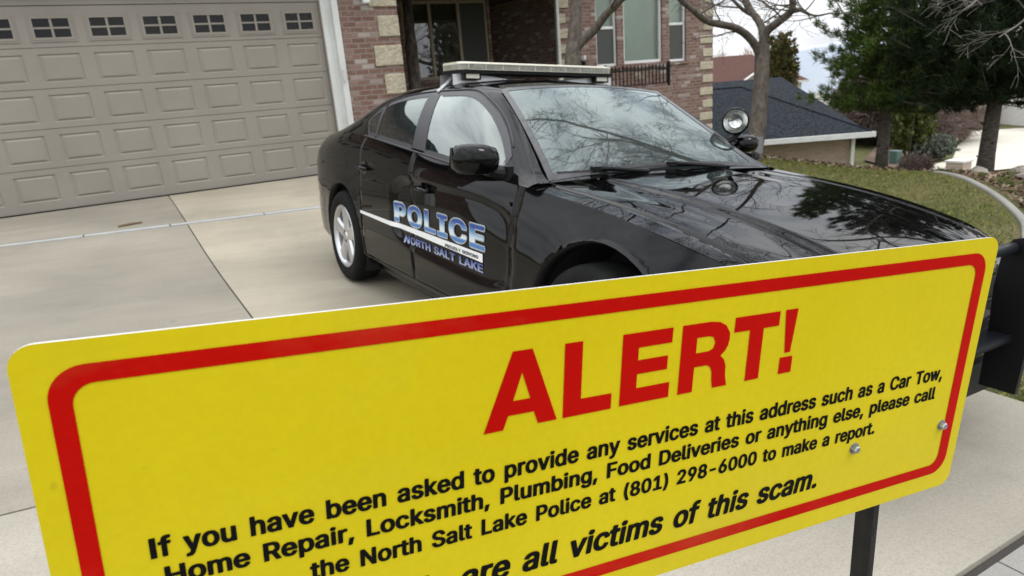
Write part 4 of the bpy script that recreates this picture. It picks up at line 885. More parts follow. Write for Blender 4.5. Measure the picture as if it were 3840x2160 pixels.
for s in (-1, 1):
    h = MB()
    P = []
    for z in np.linspace(0.58, 0.685, 5):
        P.append([(x + 0.006, s * (float(wside(x, z)) + 0.004), z) for x in np.linspace(0.50, 0.815, 10)])
    h.grid(np.array(P)); h.build("headlight", pm("headlight_lens", (0.30, 0.31, 0.32), None, rough=0.08, coat=1.0), car, smooth=True)
    t_ = MB(); P = []
    for z in np.linspace(0.74, 0.93, 5):
        P.append([(x, s * (float(wside(x, z)) + 0.003), z) for x in np.linspace(-4.09, -4.02, 5)])
    t_.grid(np.array(P)); t_.build("tail_light", M["redlens"], car, smooth=True)
    mk = MB(); P = []
    for z in np.linspace(0.60, 0.635, 3):
        P.append([(x, s * (float(wside(x, z)) + 0.003), z) for x in np.linspace(-3.86, -3.74, 4)])
    mk.grid(np.array(P)); mk.build("side_marker", M["redlens"], car)
    emit_side("rear_quarter_panel", -4.2, CUTS[0], car, s)
    rd = emit_side("rear_door", CUTS[0], CUTS[1], car, s, zmin=SILL)
    fd = emit_side("front_door", CUTS[1], CUTS[2], car, s, zmin=SILL)
    emit_side("sill_panel", CUTS[0], CUTS[2], car, s, zmax=SILL)
    emit_side("front_fender", CUTS[2], 0.83, car, s)
    # door handles: body-coloured bar in a dished pocket
    for (hx, hz, dpar) in ((-1.555, 0.862, fd), (-2.50, 0.925, rd)):
        w0 = float(wside(hx, hz))
        pk = MB(); pk.lathe([(0.0, 0.0), (0.040, 0.001), (0.052, 0.004)], 24, 'y', (0, 0, 0))
        pk.v = [(hx + v[0] * 1.15, s * (w0 + 0.0015 - 0.006 * (1 - math.hypot(v[0], v[2]) / 0.052)), hz + v[2] * 0.85) for v in pk.v]
        pk.build("handle_pocket", M["frit"], dpar, smooth=True)
        hd = MB(); hd.tube([(hx - 0.085, s * (w0 - 0.004), hz + 0.004), (hx - 0.075, s * (w0 + 0.026), hz + 0.006), (hx, s * (w0 + 0.034), hz + 0.004), (hx + 0.075, s * (w0 + 0.026), hz - 0.002), (hx + 0.085, s * (w0 - 0.004), hz - 0.004)], [0.010, 0.013, 0.014, 0.013, 0.010], 10)
        hd.build("handle", M["paint"], dpar, smooth=True)
    # side glass
    def pane(name, bot, top, mat, parent, off=0.004, nv=8):
        bot, top = np.array(bot), np.array(top)
        P = []
        for v in np.linspace(0, 1, nv):
            row = []
            for k in range(len(bot)):
                x, z = bot[k] * (1 - v) + top[k] * v
                row.append((x, s * (gside(x, z) + off), z))
            P.append(row)
        mb = MB(); mb.grid(np.array(P)); return mb.build(name, mat, parent, smooth=True)
    nU = 18
    def lerp(a, b_, t): return a + (b_ - a) * t
    U = np.linspace(0, 1, nU)
    ftop_x = np.interp(U, [0, .2, .4, .55, .68, .8, .9, 1], [-1.785, -1.60, -1.40, -1.26, -1.12, -0.98, -0.88, -0.79])
    front_b = [(x, zlo(x)) for x in np.linspace(-1.60, -0.775, nU)]; front_t = [(x, float(DTOP(x))) for x in ftop_x]
    rear_b = [(x, zlo(x)) for x in np.linspace(-2.40, -1.765, nU)]; rear_t = [(x, float(DTOP(x))) for x in np.linspace(-2.53, -1.915, nU)]
    quar_b = [(x, zlo(x)) for x in np.linspace(-2.575, -2.425, nU)]; quar_t = [(x, float(DTOP(x))) for x in np.linspace(-2.71, -2.555, nU)]
    pane("front_side_window", front_b, front_t, M["frontglass"], car)
    pane("rear_side_window", rear_b, rear_t, M["carglass"], car)
    pane("quarter_window", quar_b, quar_t, M["carglass"], car)
    pil_b = [(x, zlo(x)) for x in np.linspace(-1.775, -1.59, 5)]; pil_t = [(x, float(DTOP(x))) for x in np.linspace(-1.925, -1.775, 5)]
    pane("door_pillar_trim", pil_b, pil_t, M["greytrim"], car, off=0.007)
    pane("quarter_divider", [(x, zlo(x)) for x in (-2.43, -2.393)], [(x, float(DTOP(x))) for x in (-2.562, -2.522)], M["greytrim"], car, off=0.007)
    # rubber frame round the glass
    def frame_strip(pts, width, name, mat, off=0.006):
        """flat strip inside the outline"""
        pts = np.array(pts); c_ = pts.mean(0)
        P = []
        for k in range(len(pts)):
            t = pts[(k + 1) % len(pts)] - pts[k - 1]; n_ = np.array([-t[1], t[0]]); n_ /= np.linalg.norm(n_) + 1e-9
            if n_ @ (c_ - pts[k]) < 0: n_ = -n_
            inn = pts[k] + n_ * width; outp = pts[k] - n_ * 0.012
            P.append([(p[0], s * (gside(p[0], p[1]) + off), p[1]) for p in (outp, pts[k] * .5 + inn * .5, inn)])
        P.append(P[0]); mb = MB(); mb.grid(np.array(P)); return mb.build(name, mat, car, smooth=False)
    for (b_, t_) in ((front_b, front_t), (rear_b, rear_t), (quar_b, quar_t)):
        dense = list(b_) + list(t_)[::-1]
        frame_strip(dense, 0.014, "window_seal", M["greytrim"])
    # polished belt strip under the glass
    bs = MB(); bs.tube([(x, s * (float(wb(x)) + 0.004), float(zb(x)) + 0.004) for x in np.linspace(-2.66, -0.80, 40)], 0.006, 6); bs.build("belt_strip", M["greytrim"], car, smooth=True)
    # drip rail above the doors
    dr_ = MB(); dr_.tube([(x, s * (gside(x, float(DTOP(x)) + 0.022) + 0.003), float(DTOP(x)) + 0.022) for x in np.linspace(-2.70, -0.82, 44)], 0.005, 6); dr_.build("door_frame_trim", M["greytrim"], car, smooth=True)
    # wheel-arch lip and liner
    for (cx_, cz, r_) in ARCH:
        lip = MB(); P = []
        for a in np.linspace(R(-22), R(202), 50):
            x, z = cx_ + r_ * math.cos(a), cz + r_ * math.sin(a)
            w0 = float(wside(x, max(z, float(zl(x)))))
            P.append([(x, s * (w0 + 0.001), z), (cx_ + (r_ - 0.012) * math.cos(a), s * (w0 - 0.006), cz + (r_ - 0.012) * math.sin(a)), (cx_ + (r_ - 0.014) * math.cos(a), s * (w0 - 0.06), cz + (r_ - 0.014) * math.sin(a))])
        lip.grid(np.array(P)); lip.build("arch_lip", M["black"], car, smooth=True)
        ln = MB(); P = []
        for a in np.linspace(R(-30), R(210), 30):
            P.append([(cx_ + (r_ + 0.004) * math.cos(a), s * yy, cz + (r_ + 0.004) * math.sin(a)) for yy in (0.915, 0.55)])
        ln.grid(np.array(P)); ln.box(cx_ - 0.42, cx_ + 0.42, min(s * 0.56, s * 0.50), max(s * 0.56, s * 0.50), 0.2, 0.80)
        ln.build("wheel_well", M["dark"], car)

# bonnet with raised centre and two pressed ridges; fender tops either side
_hx = np.linspace(-0.60, 0.82, 40); _pz = np.polyfit(_hx, zb(_hx), 4)
def zhood(x, y):
    x = np.asarray(x, float); y = np.abs(np.asarray(y, float))
    zb = lambda q: np.polyval(_pz, np.clip(q, -0.60, 0.82))
    c = zb(x) + 0.012 + 0.006 * sst((x + 0.6) / 1.2)
    t = np.clip(y / wb(x), 0, 1)
    z = c + (zb(x) - c) * t ** 4
    ed = 0.425 - 0.075 * sst((x + 0.55) / 1.3)
    z = z + 0.014 * sst((ed - y) / 0.06 + 0.5)
    z = z - 0.005 * np.exp(-((y - (ed + 0.10)) / 0.08) ** 2)
    z = z - 0.035 * sst((x - 0.60) / 0.24) * (1 - t)
    return z
HX = np.linspace(-0.555, 0.84, 74)
HT = np.unique(np.concatenate([np.linspace(-1, 1, 121)]))
SHUT = lambda x: 0.735 - 0.03 * sst((x + 0.5) / 1.2)
hood = MB(); ft = {1: MB(), -1: MB()}
def hrow(x, y0, y1, n):
    yy = np.linspace(y0, y1, n); return np.stack([np.full(n, x), yy, zhood(np.full(n, x), yy)], -1)
def xs_hood(x): return x
P = []
for x in HX:
    w_ = min(SHUT(x), float(wb(min(x, 0.82))) - 0.02)
    r_ = hrow(min(x, 0.82), -w_ + 0.004, w_ - 0.004, 97)
    r_[:, 0] = x if x < 0.60 else x + 0.085 * sst((x - 0.6) / 0.24) * (1 - (np.abs(r_[:, 1]) / w_) ** 2.4)
    r_[0, 2] -= 0.010; r_[-1, 2] -= 0.010
    P.append(r_)
P = np.array(P); lip_ = P[-1].copy(); lip_[:, 2] -= 0.03; lip_[:, 0] += 0.004
hood.grid(np.concatenate([P, lip_[None]], 0)); hood.build("bonnet", M["paint"], car, smooth=True)
for s in (-1, 1):
    P = []
    for x in HX:
        x_ = min(x, 0.82); w1 = float(wb(x_)); w0 = min(SHUT(x), w1 - 0.02) + 0.003
        yy = np.linspace(w0, w1, 9); zz_ = zhood(np.full(9, x_), yy); zz_[0] -= 0.012
        P.append(np.stack([np.full(9, x_), s * yy, zz_], -1))
    ft[s].grid(np.array(P)); ft[s].build("fender_top", M["paint"], car, smooth=True)
gap = MB(); gap.grid(np.array([[(x, y, float(zhood(min(x, .82), y)) - 0.035) for y in np.linspace(-0.78, 0.78, 25)] for x in np.linspace(-0.62, 0.74, 14)])); gap.build("engine_bay", M["dark"], car)
# cowl with wipers
cw = MB(); cw.grid(np.array([[(-0.52 - 0.045 * i - 0.05 * (1 - (y / 0.74) ** 2), y, float(zhood(-0.58, y)) - 0.030 + 0.006 * i) for y in np.linspace(-0.74, 0.74, 21)] for i in range(4)])); cw.build("cowl_panel", M["black"], car)

# windscreen and rear glass
def top_pane(name, x0, x1, wf, mat, off, n=26, m_=33, bow=0.0):
    P = []
    for v in np.linspace(0, 1, n):
        row = []
        for t in np.linspace(-1, 1, m_):
            x = x0 + (x1 - x0) * v - bow * (1 - t * t)
            y = t * wf(x); row.append((x, y, gtop(x, y) + off))
        P.append(row)
    return np.array(P)
def smooth_pane(x0, x1, wf, off, n=28, m_=41, bow=0.0):
    """glass with evenly curved faces: quadratic edges, parabolic crown"""
    xx = np.linspace(x0, x1, 12)
    pw_ = np.polyfit(xx, [wf(x) for x in xx], 2); pe = np.polyfit(xx, [gtop(x, wf(x)) for x in xx], 2); pc_ = np.polyfit(xx, [gtop(x, 0.0) for x in xx], 2)
    P = []
    for v in np.linspace(0, 1, n):
        x = x0 + (x1 - x0) * v; w_ = np.polyval(pw_, x); t = np.linspace(-1, 1, m_)
        xb = x - bow * (1 - v) * (1 - t * t)
        ze, zc2 = np.polyval(pe, xb), np.polyval(pc_, xb)
        P.append(np.stack([xb, t * w_, ze + (zc2 - ze) * (1 - t * t) + off], -1))
    return np.array(P)
WS = smooth_pane(-0.530, -1.235, wsy, 0.007, bow=0.030)
mb = MB(); mb.grid(WS); mb.build("windscreen", M["screenglass"], car, smooth=True)
def border(P, width_u, width_v, name, lift=0.0025, top=None):
    """painted black band round a glass grid"""
    a, b_ = P.shape[:2]
    def at(u_, v_):
        fu, fv = u_ * (b_ - 1), v_ * (a - 1); i, j = min(int(fv), a - 2), min(int(fu), b_ - 2); du, dv = fu - j, fv - i
        p = (P[i, j] * (1 - du) + P[i, j + 1] * du) * (1 - dv) + (P[i + 1, j] * (1 - du) + P[i + 1, j + 1] * du) * dv
        return p + np.array([0, 0, lift])
    mb = MB(); tp = width_v if top is None else top
    for (u0, u1, v0, v1) in ((0, 1, 0, width_v), (0, 1, 1 - tp, 1), (0, width_u, width_v, 1 - tp), (1 - width_u, 1, width_v, 1 - tp)):
        nu, nv = (30, 3) if u1 - u0 > .5 else (3, 24)
        mb.grid(np.array([[at(u_, v_) for u_ in np.linspace(u0, u1, nu)] for v_ in np.linspace(v0, v1, nv)]))
    return mb.build(name, M["frit"], car, smooth=True)
border(WS, 0.030, 0.045, "windscreen_band", top=0.03)
RG = top_pane("", -2.815, -3.375, lambda x: float(ry(x)) - 0.066, None, 0.004)
mb = MB(); mb.grid(RG); mb.build("rear_window", M["carglass"], car, smooth=True)
border(RG, 0.05, 0.06, "rear_window_band")
for (y0, y1) in ((0.42, -0.20), (-0.14, -0.66)):
    wp = MB(); pts = []
    for t in np.linspace(0, 1, 10):
        y = y0 + (y1 - y0) * t; x = -0.556 - 0.022 * t * (1 - 0.2 * t)
        pts.append((x, y, max(gtop(max(x, -1.2), y), float(zhood(-.58, y)) - .01) + 0.006))
    wp.tube(pts, [0.006] * 10, 6)
    blade = [(p[0] - 0.006, p[1], p[2] + 0.004) for p in pts]; wp.tube(blade, 0.005, 4)
    wp.tube([(-0.545, y0 + .03, pts[0][2] - 0.01), (-0.545, (y0 + y1) / 2 + .05, pts[4][2] + 0.012), (-0.572, (y0 + y1) / 2 - .03, pts[5][2] + 0.014)], [0.012, 0.011, 0.008], 8)
    wp.box(-0.588, -0.558, (y0 + y1) / 2 - 0.055, (y0 + y1) / 2 + 0.03, pts[5][2] + 0.002, pts[5][2] + 0.024)
    wp.build("wiper", M["black"], car, smooth=False)

# cabin
ib = MB(); ib.box(-3.9, 0.75, -0.60, 0.60, 0.20, 0.30); ib.box(-2.58, -0.46, -0.84, 0.84, 0.195, 0.295); ib.box(-0.72, -0.66, -0.80, 0.80, 0.3, 0.93); ib.box(-2.95, -2.90, -0.7, 0.7, 0.3, 1.06)  # low wide plate added to block light and darken the ground below
ib.build("cabin_floor", M["dark"], car)
da = MB(); P = []
for (x, z) in ((-0.62, 0.965), (-0.80, 0.985), (-0.98, 0.975), (-1.07, 0.93), (-1.08, 0.70)):
    P.append([(x, y, z + 0.02 * math.exp(-((y - 0.37) / 0.2) ** 2) * (x < -0.9)) for y in np.linspace(-0.74, 0.74, 21)])
da.grid(np.array(P)); da.build("dashboard", M["dash"], car, smooth=True)
st = MB(); pts = [(-1.24 + 0.10 * math.sin(a) * 0.4, 0.37 + 0.185 * math.cos(a), 0.98 + 0.175 * math.sin(a)) for a in np.linspace(0, 2 * math.pi, 25)]
st.tube(pts, 0.015, 8, caps=False); st.tube([(-1.10, 0.37, 0.90), (-1.24, 0.37, 0.98)], 0.03, 8); st.tube([(-1.23, 0.20, 0.99), (-1.23, 0.54, 0.99)], 0.018, 6)
st.build("steering_wheel", M["black"], car, smooth=True)
for y in (-0.37, 0.37):
    se = MB()
    def pad(sections_):
        P = []
        for (x, z, hw, th, tilt) in sections_:
            P.append([(x + th * math.cos(a) * math.cos(tilt), y + hw * math.copysign(abs(math.sin(a)) ** 0.6, math.sin(a)), z + th * math.cos(a) * math.sin(tilt)) for a in np.linspace(0, 2 * math.pi, 17)])
        se.grid(np.array(P))
    pad([(-1.78, 0.55, 0.24, 0.09, 0.3), (-1.85, 0.75, 0.25, 0.08, 0.3), (-1.93, 1.0, 0.22, 0.07, 0.3), (-1.97, 1.12, 0.15, 0.05, 0.3), (-1.975, 1.15, 0.02, 0.01, 0.3)])
    pad([(-1.985, 1.14, 0.10, 0.02, 0.3), (-1.99, 1.18, 0.13, 0.05, 0.3), (-2.01, 1.27, 0.12, 0.05, 0.3), (-2.02, 1.31, 0.03, 0.01, 0.3)])
    se.box(-1.8, -1.2, y - 0.25, y + 0.25, 0.42, 0.56)
    se.build("seat", M["seat"], car, smooth=True)
rs = MB(); rs.box(-2.85, -2.35, -0.66, 0.66, 0.4, 0.60); rs.box(-2.90, -2.72, -0.66, 0.66, 0.60, 1.08); rs.build("rear_seat", M["seat"], car, bevel=0.04)
pt = MB(); pt.tube([(-2.12, y, 0.62 + 0.0) if False else (-2.12, y, 1.36 - 0.10 * (abs(y) / 0.62) ** 4) for y in np.linspace(-0.60, 0.60, 15)], 0.014, 8); pt.tube([(-2.12, y, 0.95) for y in (-0.68, 0.68)], 0.016, 8)
for y in (-0.62, -0.2, 0.2, 0.62): pt.tube([(-2.12, y, 0.5), (-2.12, y * 0.93, 1.34)], 0.012, 6)
pt.build("prisoner_partition", M["steelgrey"], car)

# wheels
def make_wheel(parent, cx_, s):
    w_ = thing("wheel", (cx_, s * 0.84, 0.358), None, None); w_.parent = parent
    ty = MB()
    ty.lathe([(0.236, -0.090), (0.262, -0.108), (0.300, -0.113), (0.330, -0.108), (0.349, -0.090), (0.357, -0.060), (0.358, 0.0), (0.357, 0.060), (0.349, 0.090), (0.330, 0.108), (0.300, 0.113), (0.262, 0.108), (0.236, 0.090)], 56)
    for k in (-0.045, 0.0, 0.045): pass
    ty.build("tyre", M["rubber"], w_, smooth=True)
    o = s
    ri = MB()
    ri.lathe([(0.240, 0.100), (0.246, 0.104), (0.240, 0.108), (0.228, 0.100), (0.214, 0.080), (0.206, 0.0), (0.206, -0.08)], 56)
    ri.v = [(v[0], v[1] * o, v[2]) for v in ri.v]
    # five wide tapered spokes
    for k in range(5):
        a = R(90) + k * 2 * math.pi / 5
        ca, sa = math.cos(a), math.sin(a)
        sec = []
        for (r_, hw, y) in ((0.045, 0.052, 0.083), (0.10, 0.050, 0.085), (0.17, 0.056, 0.089), (0.216, 0.072, 0.088), (0.232, 0.080, 0.084)):
            rowp = []
            for (tt_, dy) in ((-1.0, -0.040), (-1.0, -0.012), (-0.72, 0.004), (0, 0.008), (0.72, 0.004), (1.0, -0.012), (1.0, -0.040)):
                rowp.append((r_ * ca - hw * tt_ * sa, o * (y + dy), r_ * sa + hw * tt_ * ca))
            sec.append(rowp)
        ri.grid(np.array(sec))
    hub = MB(); hub.lathe([(0.0, 0.092), (0.030, 0.092), (0.034, 0.086), (0.052, 0.082), (0.060, 0.060)], 28)
    ri.add([(v[0], v[1] * o, v[2]) for v in hub.v], hub.f)
    lugs = MB(); ri_n = len(ri.f)
    for k in range(5):
        a = R(90 + 36) + k * 2 * math.pi / 5
        lugs.lathe([(0.0, 0.086), (0.010, 0.085), (0.011, 0.060)], 8, 'y', (0.058 * math.cos(a), 0, 0.058 * math.sin(a)))
    lugs.v = [(v[0], v[1] * o, v[2]) for v in lugs.v]
    ri.add(lugs.v, lugs.f, 1); ri.build("rim", [M["alloy"], M["steelgrey"]], w_)
    bd = MB(); bd.lathe([(0.0, 0.012), (0.165, 0.012), (0.165, -0.012)], 40); bd.v = [(v[0], v[1] * o, v[2]) for v in bd.v]
    bd.build("brake_disc", pm("brake_iron", (0.09, 0.085, 0.08), None, rough=0.5, metal=0.6) if "brk" not in M else M["brk"], w_)
    bk_ = MB(); bk_.lathe([(0.0, -0.03), (0.208, -0.03)], 40); bk_.v = [(v[0], v[1] * o, v[2]) for v in bk_.v]; bk_.build("wheel_back", M["dark"], w_)
M["brk"] = pm("brake_iron", (0.07, 0.068, 0.065), None, rough=0.5, metal=0.6)
for cx_ in (0.035, -3.052):
    for s in (-1, 1): make_wheel(car, cx_, s)

# mirrors
for s in (-1, 1):
    mr = MB(); P = []
    # fat rounded shell, long axis across the car
    for (t, ry_, rz_, xo) in ((0.0, 0.001, 0.001, 0.0), (0.02, 0.040, 0.040, 0.0), (0.10, 0.062, 0.062, 0.002), (0.35, 0.080, 0.076, 0.006), (0.65, 0.080, 0.078, 0.004), (0.88, 0.066, 0.070, -0.008), (0.97, 0.044, 0.050, -0.016), (1.0, 0.001, 0.001, -0.02)):
        row = []
        for a in np.linspace(0, 2 * math.pi, 25)[:-1]:
            ca, sa = math.cos(a), math.sin(a)
            e = 0.75
            row.append(((-0.735 if s < 0 else -0.85) + xo + ry_ * math.copysign(abs(ca) ** e, ca), s * ((0.905 if s < 0 else 0.87) + (0.222 if s < 0 else 0.19) * t), (1.085 if s < 0 else 1.095) + 0.006 * t + (0.92 if s < 0 else 0.72) * rz_ * math.copysign(abs(sa) ** e, sa)))
        P.append(row)
    mr.grid(np.array(P), closed=True)
    mro = mr.build("side_mirror", M["paint"], car, smooth=True)
    ms_ = MB(); ms_.tube([(-0.72, s * 0.845, 1.015), (-0.73, s * 0.90, 1.018), (-0.735, s * 0.945, 1.03)], [0.040, 0.030, 0.028], 10); ms_.box(-0.79, -0.68, min(s * .84, s * .875), max(s * .84, s * .875), 0.985, 1.05)
    ms_.build("mirror_stalk", M["black"], mro, smooth=False)
    gl_ = MB(); gl_.add([(-0.818, s * 0.925, 1.03), (-0.818, s * 1.115, 1.035), (-0.818, s * 1.105, 1.14), (-0.818, s * 0.93, 1.14)], [(0, 1, 2, 3)]); gl_.build("mirror_glass", M["chrome"], mro)
    # spot lamp on the pillar
    if s > 0:
        pos = np.array([-0.815, 0.83, 1.240]); d = np.array([0.62, -0.62, -0.10]); d /= np.linalg.norm(d)
        sp = MB(); prof = [(0.0, -0.105), (0.035, -0.102), (0.062, -0.082), (0.078, -0.045), (0.083, 0.0), (0.086, 0.022), (0.082, 0.026)]
        sp.lathe(prof, 32, 'x'); q_ = Vector((1, 0, 0)).rotation_difference(Vector(d))
        def place(v): r_ = q_ @ (Vector(v) * 0.92); return (pos[0] + r_.x, pos[1] + r_.y, pos[2] + r_.z)
        sp.v = [place(v) for v in sp.v]
        spo = sp.build("spot_lamp", M["paint"], car, smooth=True)
        rg = MB(); rg.lathe([(0.078, 0.022), (0.088, 0.018), (0.088, 0.032), (0.076, 0.034)], 32, 'x'); rg.v = [place(v) for v in rg.v]; rg.build("lamp_ring", M["paint"], spo, smooth=True)
        rfl = MB(); rfl.lathe([(0.0, -0.03), (0.03, -0.025), (0.055, -0.008), (0.077, 0.022)], 32, 'x'); rfl.v = [place(v) for v in rfl.v]; rfl.build("lamp_reflector", M["chrome"], spo, smooth=True)
        ln_ = MB(); ln_.lathe([(0.0, 0.030), (0.05, 0.028), (0.077, 0.024)], 32, 'x'); ln_.v = [place(v) for v in ln_.v]; ln_.build("lamp_lens", glassmat("lamp_glass", (0.9, 0.92, 0.9), 1.5), spo, smooth=True)
        sk = MB(); sk.tube([(-0.80, 0.86, 1.17), (-0.82, 0.83, 1.13), (-0.84, 0.74, 1.10)], [0.014, 0.016, 0.016], 8); sk.build("lamp_arm", M["black"], spo)

# light bar on two clamped feet
lb = thing("light_bar", (-1.83, 0, 1.50), None, None); lb.parent = car
HW = 0.588
def bar_section(z0, z1, depth, mat_m, mb, taper=0.85, round_=0.03):
    ys = np.array([-HW, -HW + 0.012, -HW + 0.06, -0.3, 0, 0.3, HW - 0.06, HW - 0.012, HW]); ds = np.array([0.66, 0.82, 0.97, 1, 1, 1, 0.97, 0.82, 0.66]) * depth
    P = []
    for y, d_ in zip(ys, ds):
        P.append([(d_ * a, y, z) for (a, z) in ((-1, z0), (-1.0, z1 - round_ * 0.4), (-taper, z1), (taper, z1), (1.0, z1 - round_ * 0.4), (1, z0), (-1, z0))])
    mb.grid(np.array(P), mat_m)
    mb.add(P[0][:6], [tuple(range(6))[::-1]], mat_m); mb.add(P[-1][:6], [tuple(range(6))], mat_m)
m1 = MB(); bar_section(0.046, 0.078, 0.150, 0, m1, taper=0.99, round_=0.002)
m2 = MB(); bar_section(0.0785, 0.092, 0.156, 0, m2, taper=0.86, round_=0.022); m2.build("dome_cover", M["lenscream"], lb, smooth=False)
m3 = m1
for k in range(10):
    y = -HW + 0.05 + k * (2 * HW - 0.1) / 9
    m3.box(0.1495, 0.1525, y - 0.004, y + 0.004, 0.047, 0.0775, 1)
m3.box(0.148, 0.1535, -HW + 0.06, HW - 0.06, 0.0455, 0.049, 1)
m3.build("smoked_lens", [M["lensclear"], M["lensrib"]], lb)
for k in range(9):
    y = -HW + 0.05 + (k + 0.5) * (2 * HW - 0.1) / 9
    m5 = MB(); m5.box(0.150, 0.1515, y - 0.050, y + 0.050, 0.053, 0.076); m5.build("lamp_module", M["lampmod"], lb)
m4 = MB(); m4.box(-0.145, 0.145, -HW + 0.02, HW - 0.02, 0.026, 0.0455); m4.build("base_tray", M["black"], lb)
for s in (-1, 1):
    ftm = MB()
    # wedge foot rising from the roof towards the end of the bar
    P = []
    for (y, zt_) in ((0.10, -0.010), (0.22, -0.004), (0.40, 0.018), (0.56, 0.026), (0.615, 0.020)):
        zr_ = gtop(-1.83, y) - 1.50 + 0.004
        P.append([(-0.09, s * y, zr_), (-0.085, s * y, max(zt_, zr_ + .004)), (0.085, s * y, max(zt_, zr_ + .004)), (0.09, s * y, zr_)])
    ftm.grid(np.array(P)); ftm.build("mounting_foot", M["steelgrey"], lb)
    al = MB(); al.box(0.090, 0.128, min(s * .44, s * .56), max(s * .44, s * .56), -0.012, 0.029); al.build("alley_lamp", M["black"], lb, bevel=0.004)
    al2 = MB(); al2.box(0.1283, 0.1305, min(s * .455, s * .545), max(s * .455, s * .545), -0.003, 0.022); al2.build("alley_lens", M["lenscream"], lb)
    ho = MB(); yb = [(0.60, gtop(-1.83, 0.598) + 0.012 - 1.5)]
    zz0 = float(DTOP(-1.83)) + 0.045
    ho.tube([(-0.02, s * 0.55, 0.02), (-0.02, s * 0.600, -0.03), (-0.02, s * 0.645, -0.062), (-0.02, s * (gside(-1.83, zz0) + 0.006), zz0 - 1.5), (-0.02, s * (gside(-1.83, zz0 - .03) + 0.006), zz0 - 1.53)], 0.012, 6)
    ho.build("clamp_strap", M["steelgrey"], lb)

# push bumper
pb = thing("push_bumper", (0.95, 0, 0.30), None, None); pb.parent = car
for y in (-0.215, 0.215):
    up = MB()
    prof = [(0.02, 0.0), (0.02, 0.18), (0.01, 0.38), (0.018, 0.52), (0.045, 0.560), (0.10, 0.575), (0.145, 0.55), (0.155, 0.48), (0.15, 0.25), (0.14, 0.0)]
    up.add([(x, y - 0.012, z) for x, z in prof] + [(x, y + 0.012, z) for x, z in prof], [tuple(range(10)), tuple(range(10, 20))[::-1]] + [(i, i + 10, (i + 1) % 10 + 10, (i + 1) % 10) for i in range(10)])
    up.build("upright_plate", M["black"], pb)
for (z, yy, x) in ((0.530, 0.205, 0.052),):
    tb = MB(); tb.tube([(x, -yy, z), (x, yy, z)], 0.021, 14)
    tb.build("cross_tube", pm("guard_tube", (0.012, 0.014, 0.019), None, rough=0.4, spec=0.3) if "gt" not in M else M["gt"], pb, smooth=True)
sh = MB(); sh.box(-0.02, 0.10, -0.60, 0.60, 0.185, 0.215); sh.build("bumper_step", pm("bumper_step_black", (0.008, 0.009, 0.012), None, rough=0.5, spec=0.15), pb, bevel=0.012)

# livery
def filled(groups, name, mat, parent, offset=0.0):
    """planar outlines -> one filled mesh; each group of loops (one letter) is filled on its own"""
    if not isinstance(groups[0][0][0], (list, tuple)): groups = [groups]
    V, F_ = [], []
    for loops in groups:
        c_ = bpy.data.curves.new(name, 'CURVE'); c_.dimensions = '2D'; c_.fill_mode = 'BOTH'; c_.offset = offset
        for L_ in loops:
            s_ = c_.splines.new('POLY'); s_.points.add(len(L_) - 1); s_.use_cyclic_u = True
            for p_, q_ in zip(s_.points, L_): p_.co = (q_[0], q_[1], 0, 1)
        o = bpy.data.objects.new(name, c_)
        me = o.to_mesh(); b0 = len(V)
        V += [tuple(v.co) for v in me.vertices]; F_ += [tuple(b0 + i for i in p.vertices) for p in me.polygons]
        o.to_mesh_clear(); bpy.data.objects.remove(o); bpy.data.curves.remove(c_)
    me = bpy.data.meshes.new(name); me.from_pydata(V, [], F_); me.materials.append(mat)
    return link(bpy.data.objects.new(name, me), parent)

_e = GLYPHS["E"][1]; _lo, _hi, _x = min(_e[1::2]), max(_e[1::2]), min(_e[0::2])
GLYPHS["\u0131"] = [250, [50, _lo, 200, _lo, 200, _hi, 50, _hi]]   # plain upright stroke for the capital I on the sign
def text_loops(txt, x0, x1, ybase, cap, track=45, shear=0.0):
    raw = []; x = 0
    for ch in txt:
        if ch == ' ': x += 290; continue
        g = GLYPHS[ch]
        raw.append([[(x + L_[i], L_[i + 1]) for i in range(0, len(L_), 2)] for L_ in g[1:]])
        x += g[0] + track
    lo = min(p[0] for G_ in raw for L_ in G_ for p in L_); hi = max(p[0] for G_ in raw for L_ in G_ for p in L_)
    capu = max(GLYPHS['E'][1][1::2]); base = min(GLYPHS['E'][1][1::2])
    sx, sy = (x1 - x0) / (hi - lo), cap / (capu - base)
    return [[[(x0 + (p[0] - lo) * sx + shear * (p[1] - base) * sy, ybase + (p[1] - base) * sy) for p in L_] for L_ in G_] for G_ in raw]

def gradmat(name, z0, z1, stops):
    m, nt, b = newmat(name)
    t = nt.nodes.new("ShaderNodeTexCoord"); s = nt.nodes.new("ShaderNodeSeparateXYZ"); nt.links.new(t.outputs["Object"], s.inputs[0])
    r_ = N(nt, "ShaderNodeMapRange"); r_.inputs["From Min"].default_value = z0; r_.inputs["From Max"].default_value = z1
    nt.links.new(s.outputs[2], r_.inputs["Value"]); nt.links.new(ramp(nt, r_.outputs[0], stops), b.inputs["Base Color"])
    b.inputs["Roughness"].default_value = 0.3
    return m
def on_side(o, s, off):
    for v in o.data.vertices:
        x, z = v.co.x, v.co.y
        if s > 0: x = -2.81 - x + 0.0
        v.co = (x, s * (float(wside(x, z)) + off), z)
    return o
polmat = gradmat("blue_white_fade_film", 0.622, 0.752, [(0.0, (0.75, 0.78, 0.80)), (0.05, (0.05, 0.16, 0.42)), (0.20, (0.06, 0.20, 0.48)), (0.24, (0.65, 0.72, 0.74)), (0.42, (0.55, 0.66, 0.70)), (0.62, (0.14, 0.30, 0.55)), (0.86, (0.012, 0.05, 0.24)), (1.0, (0.02, 0.08, 0.30))])
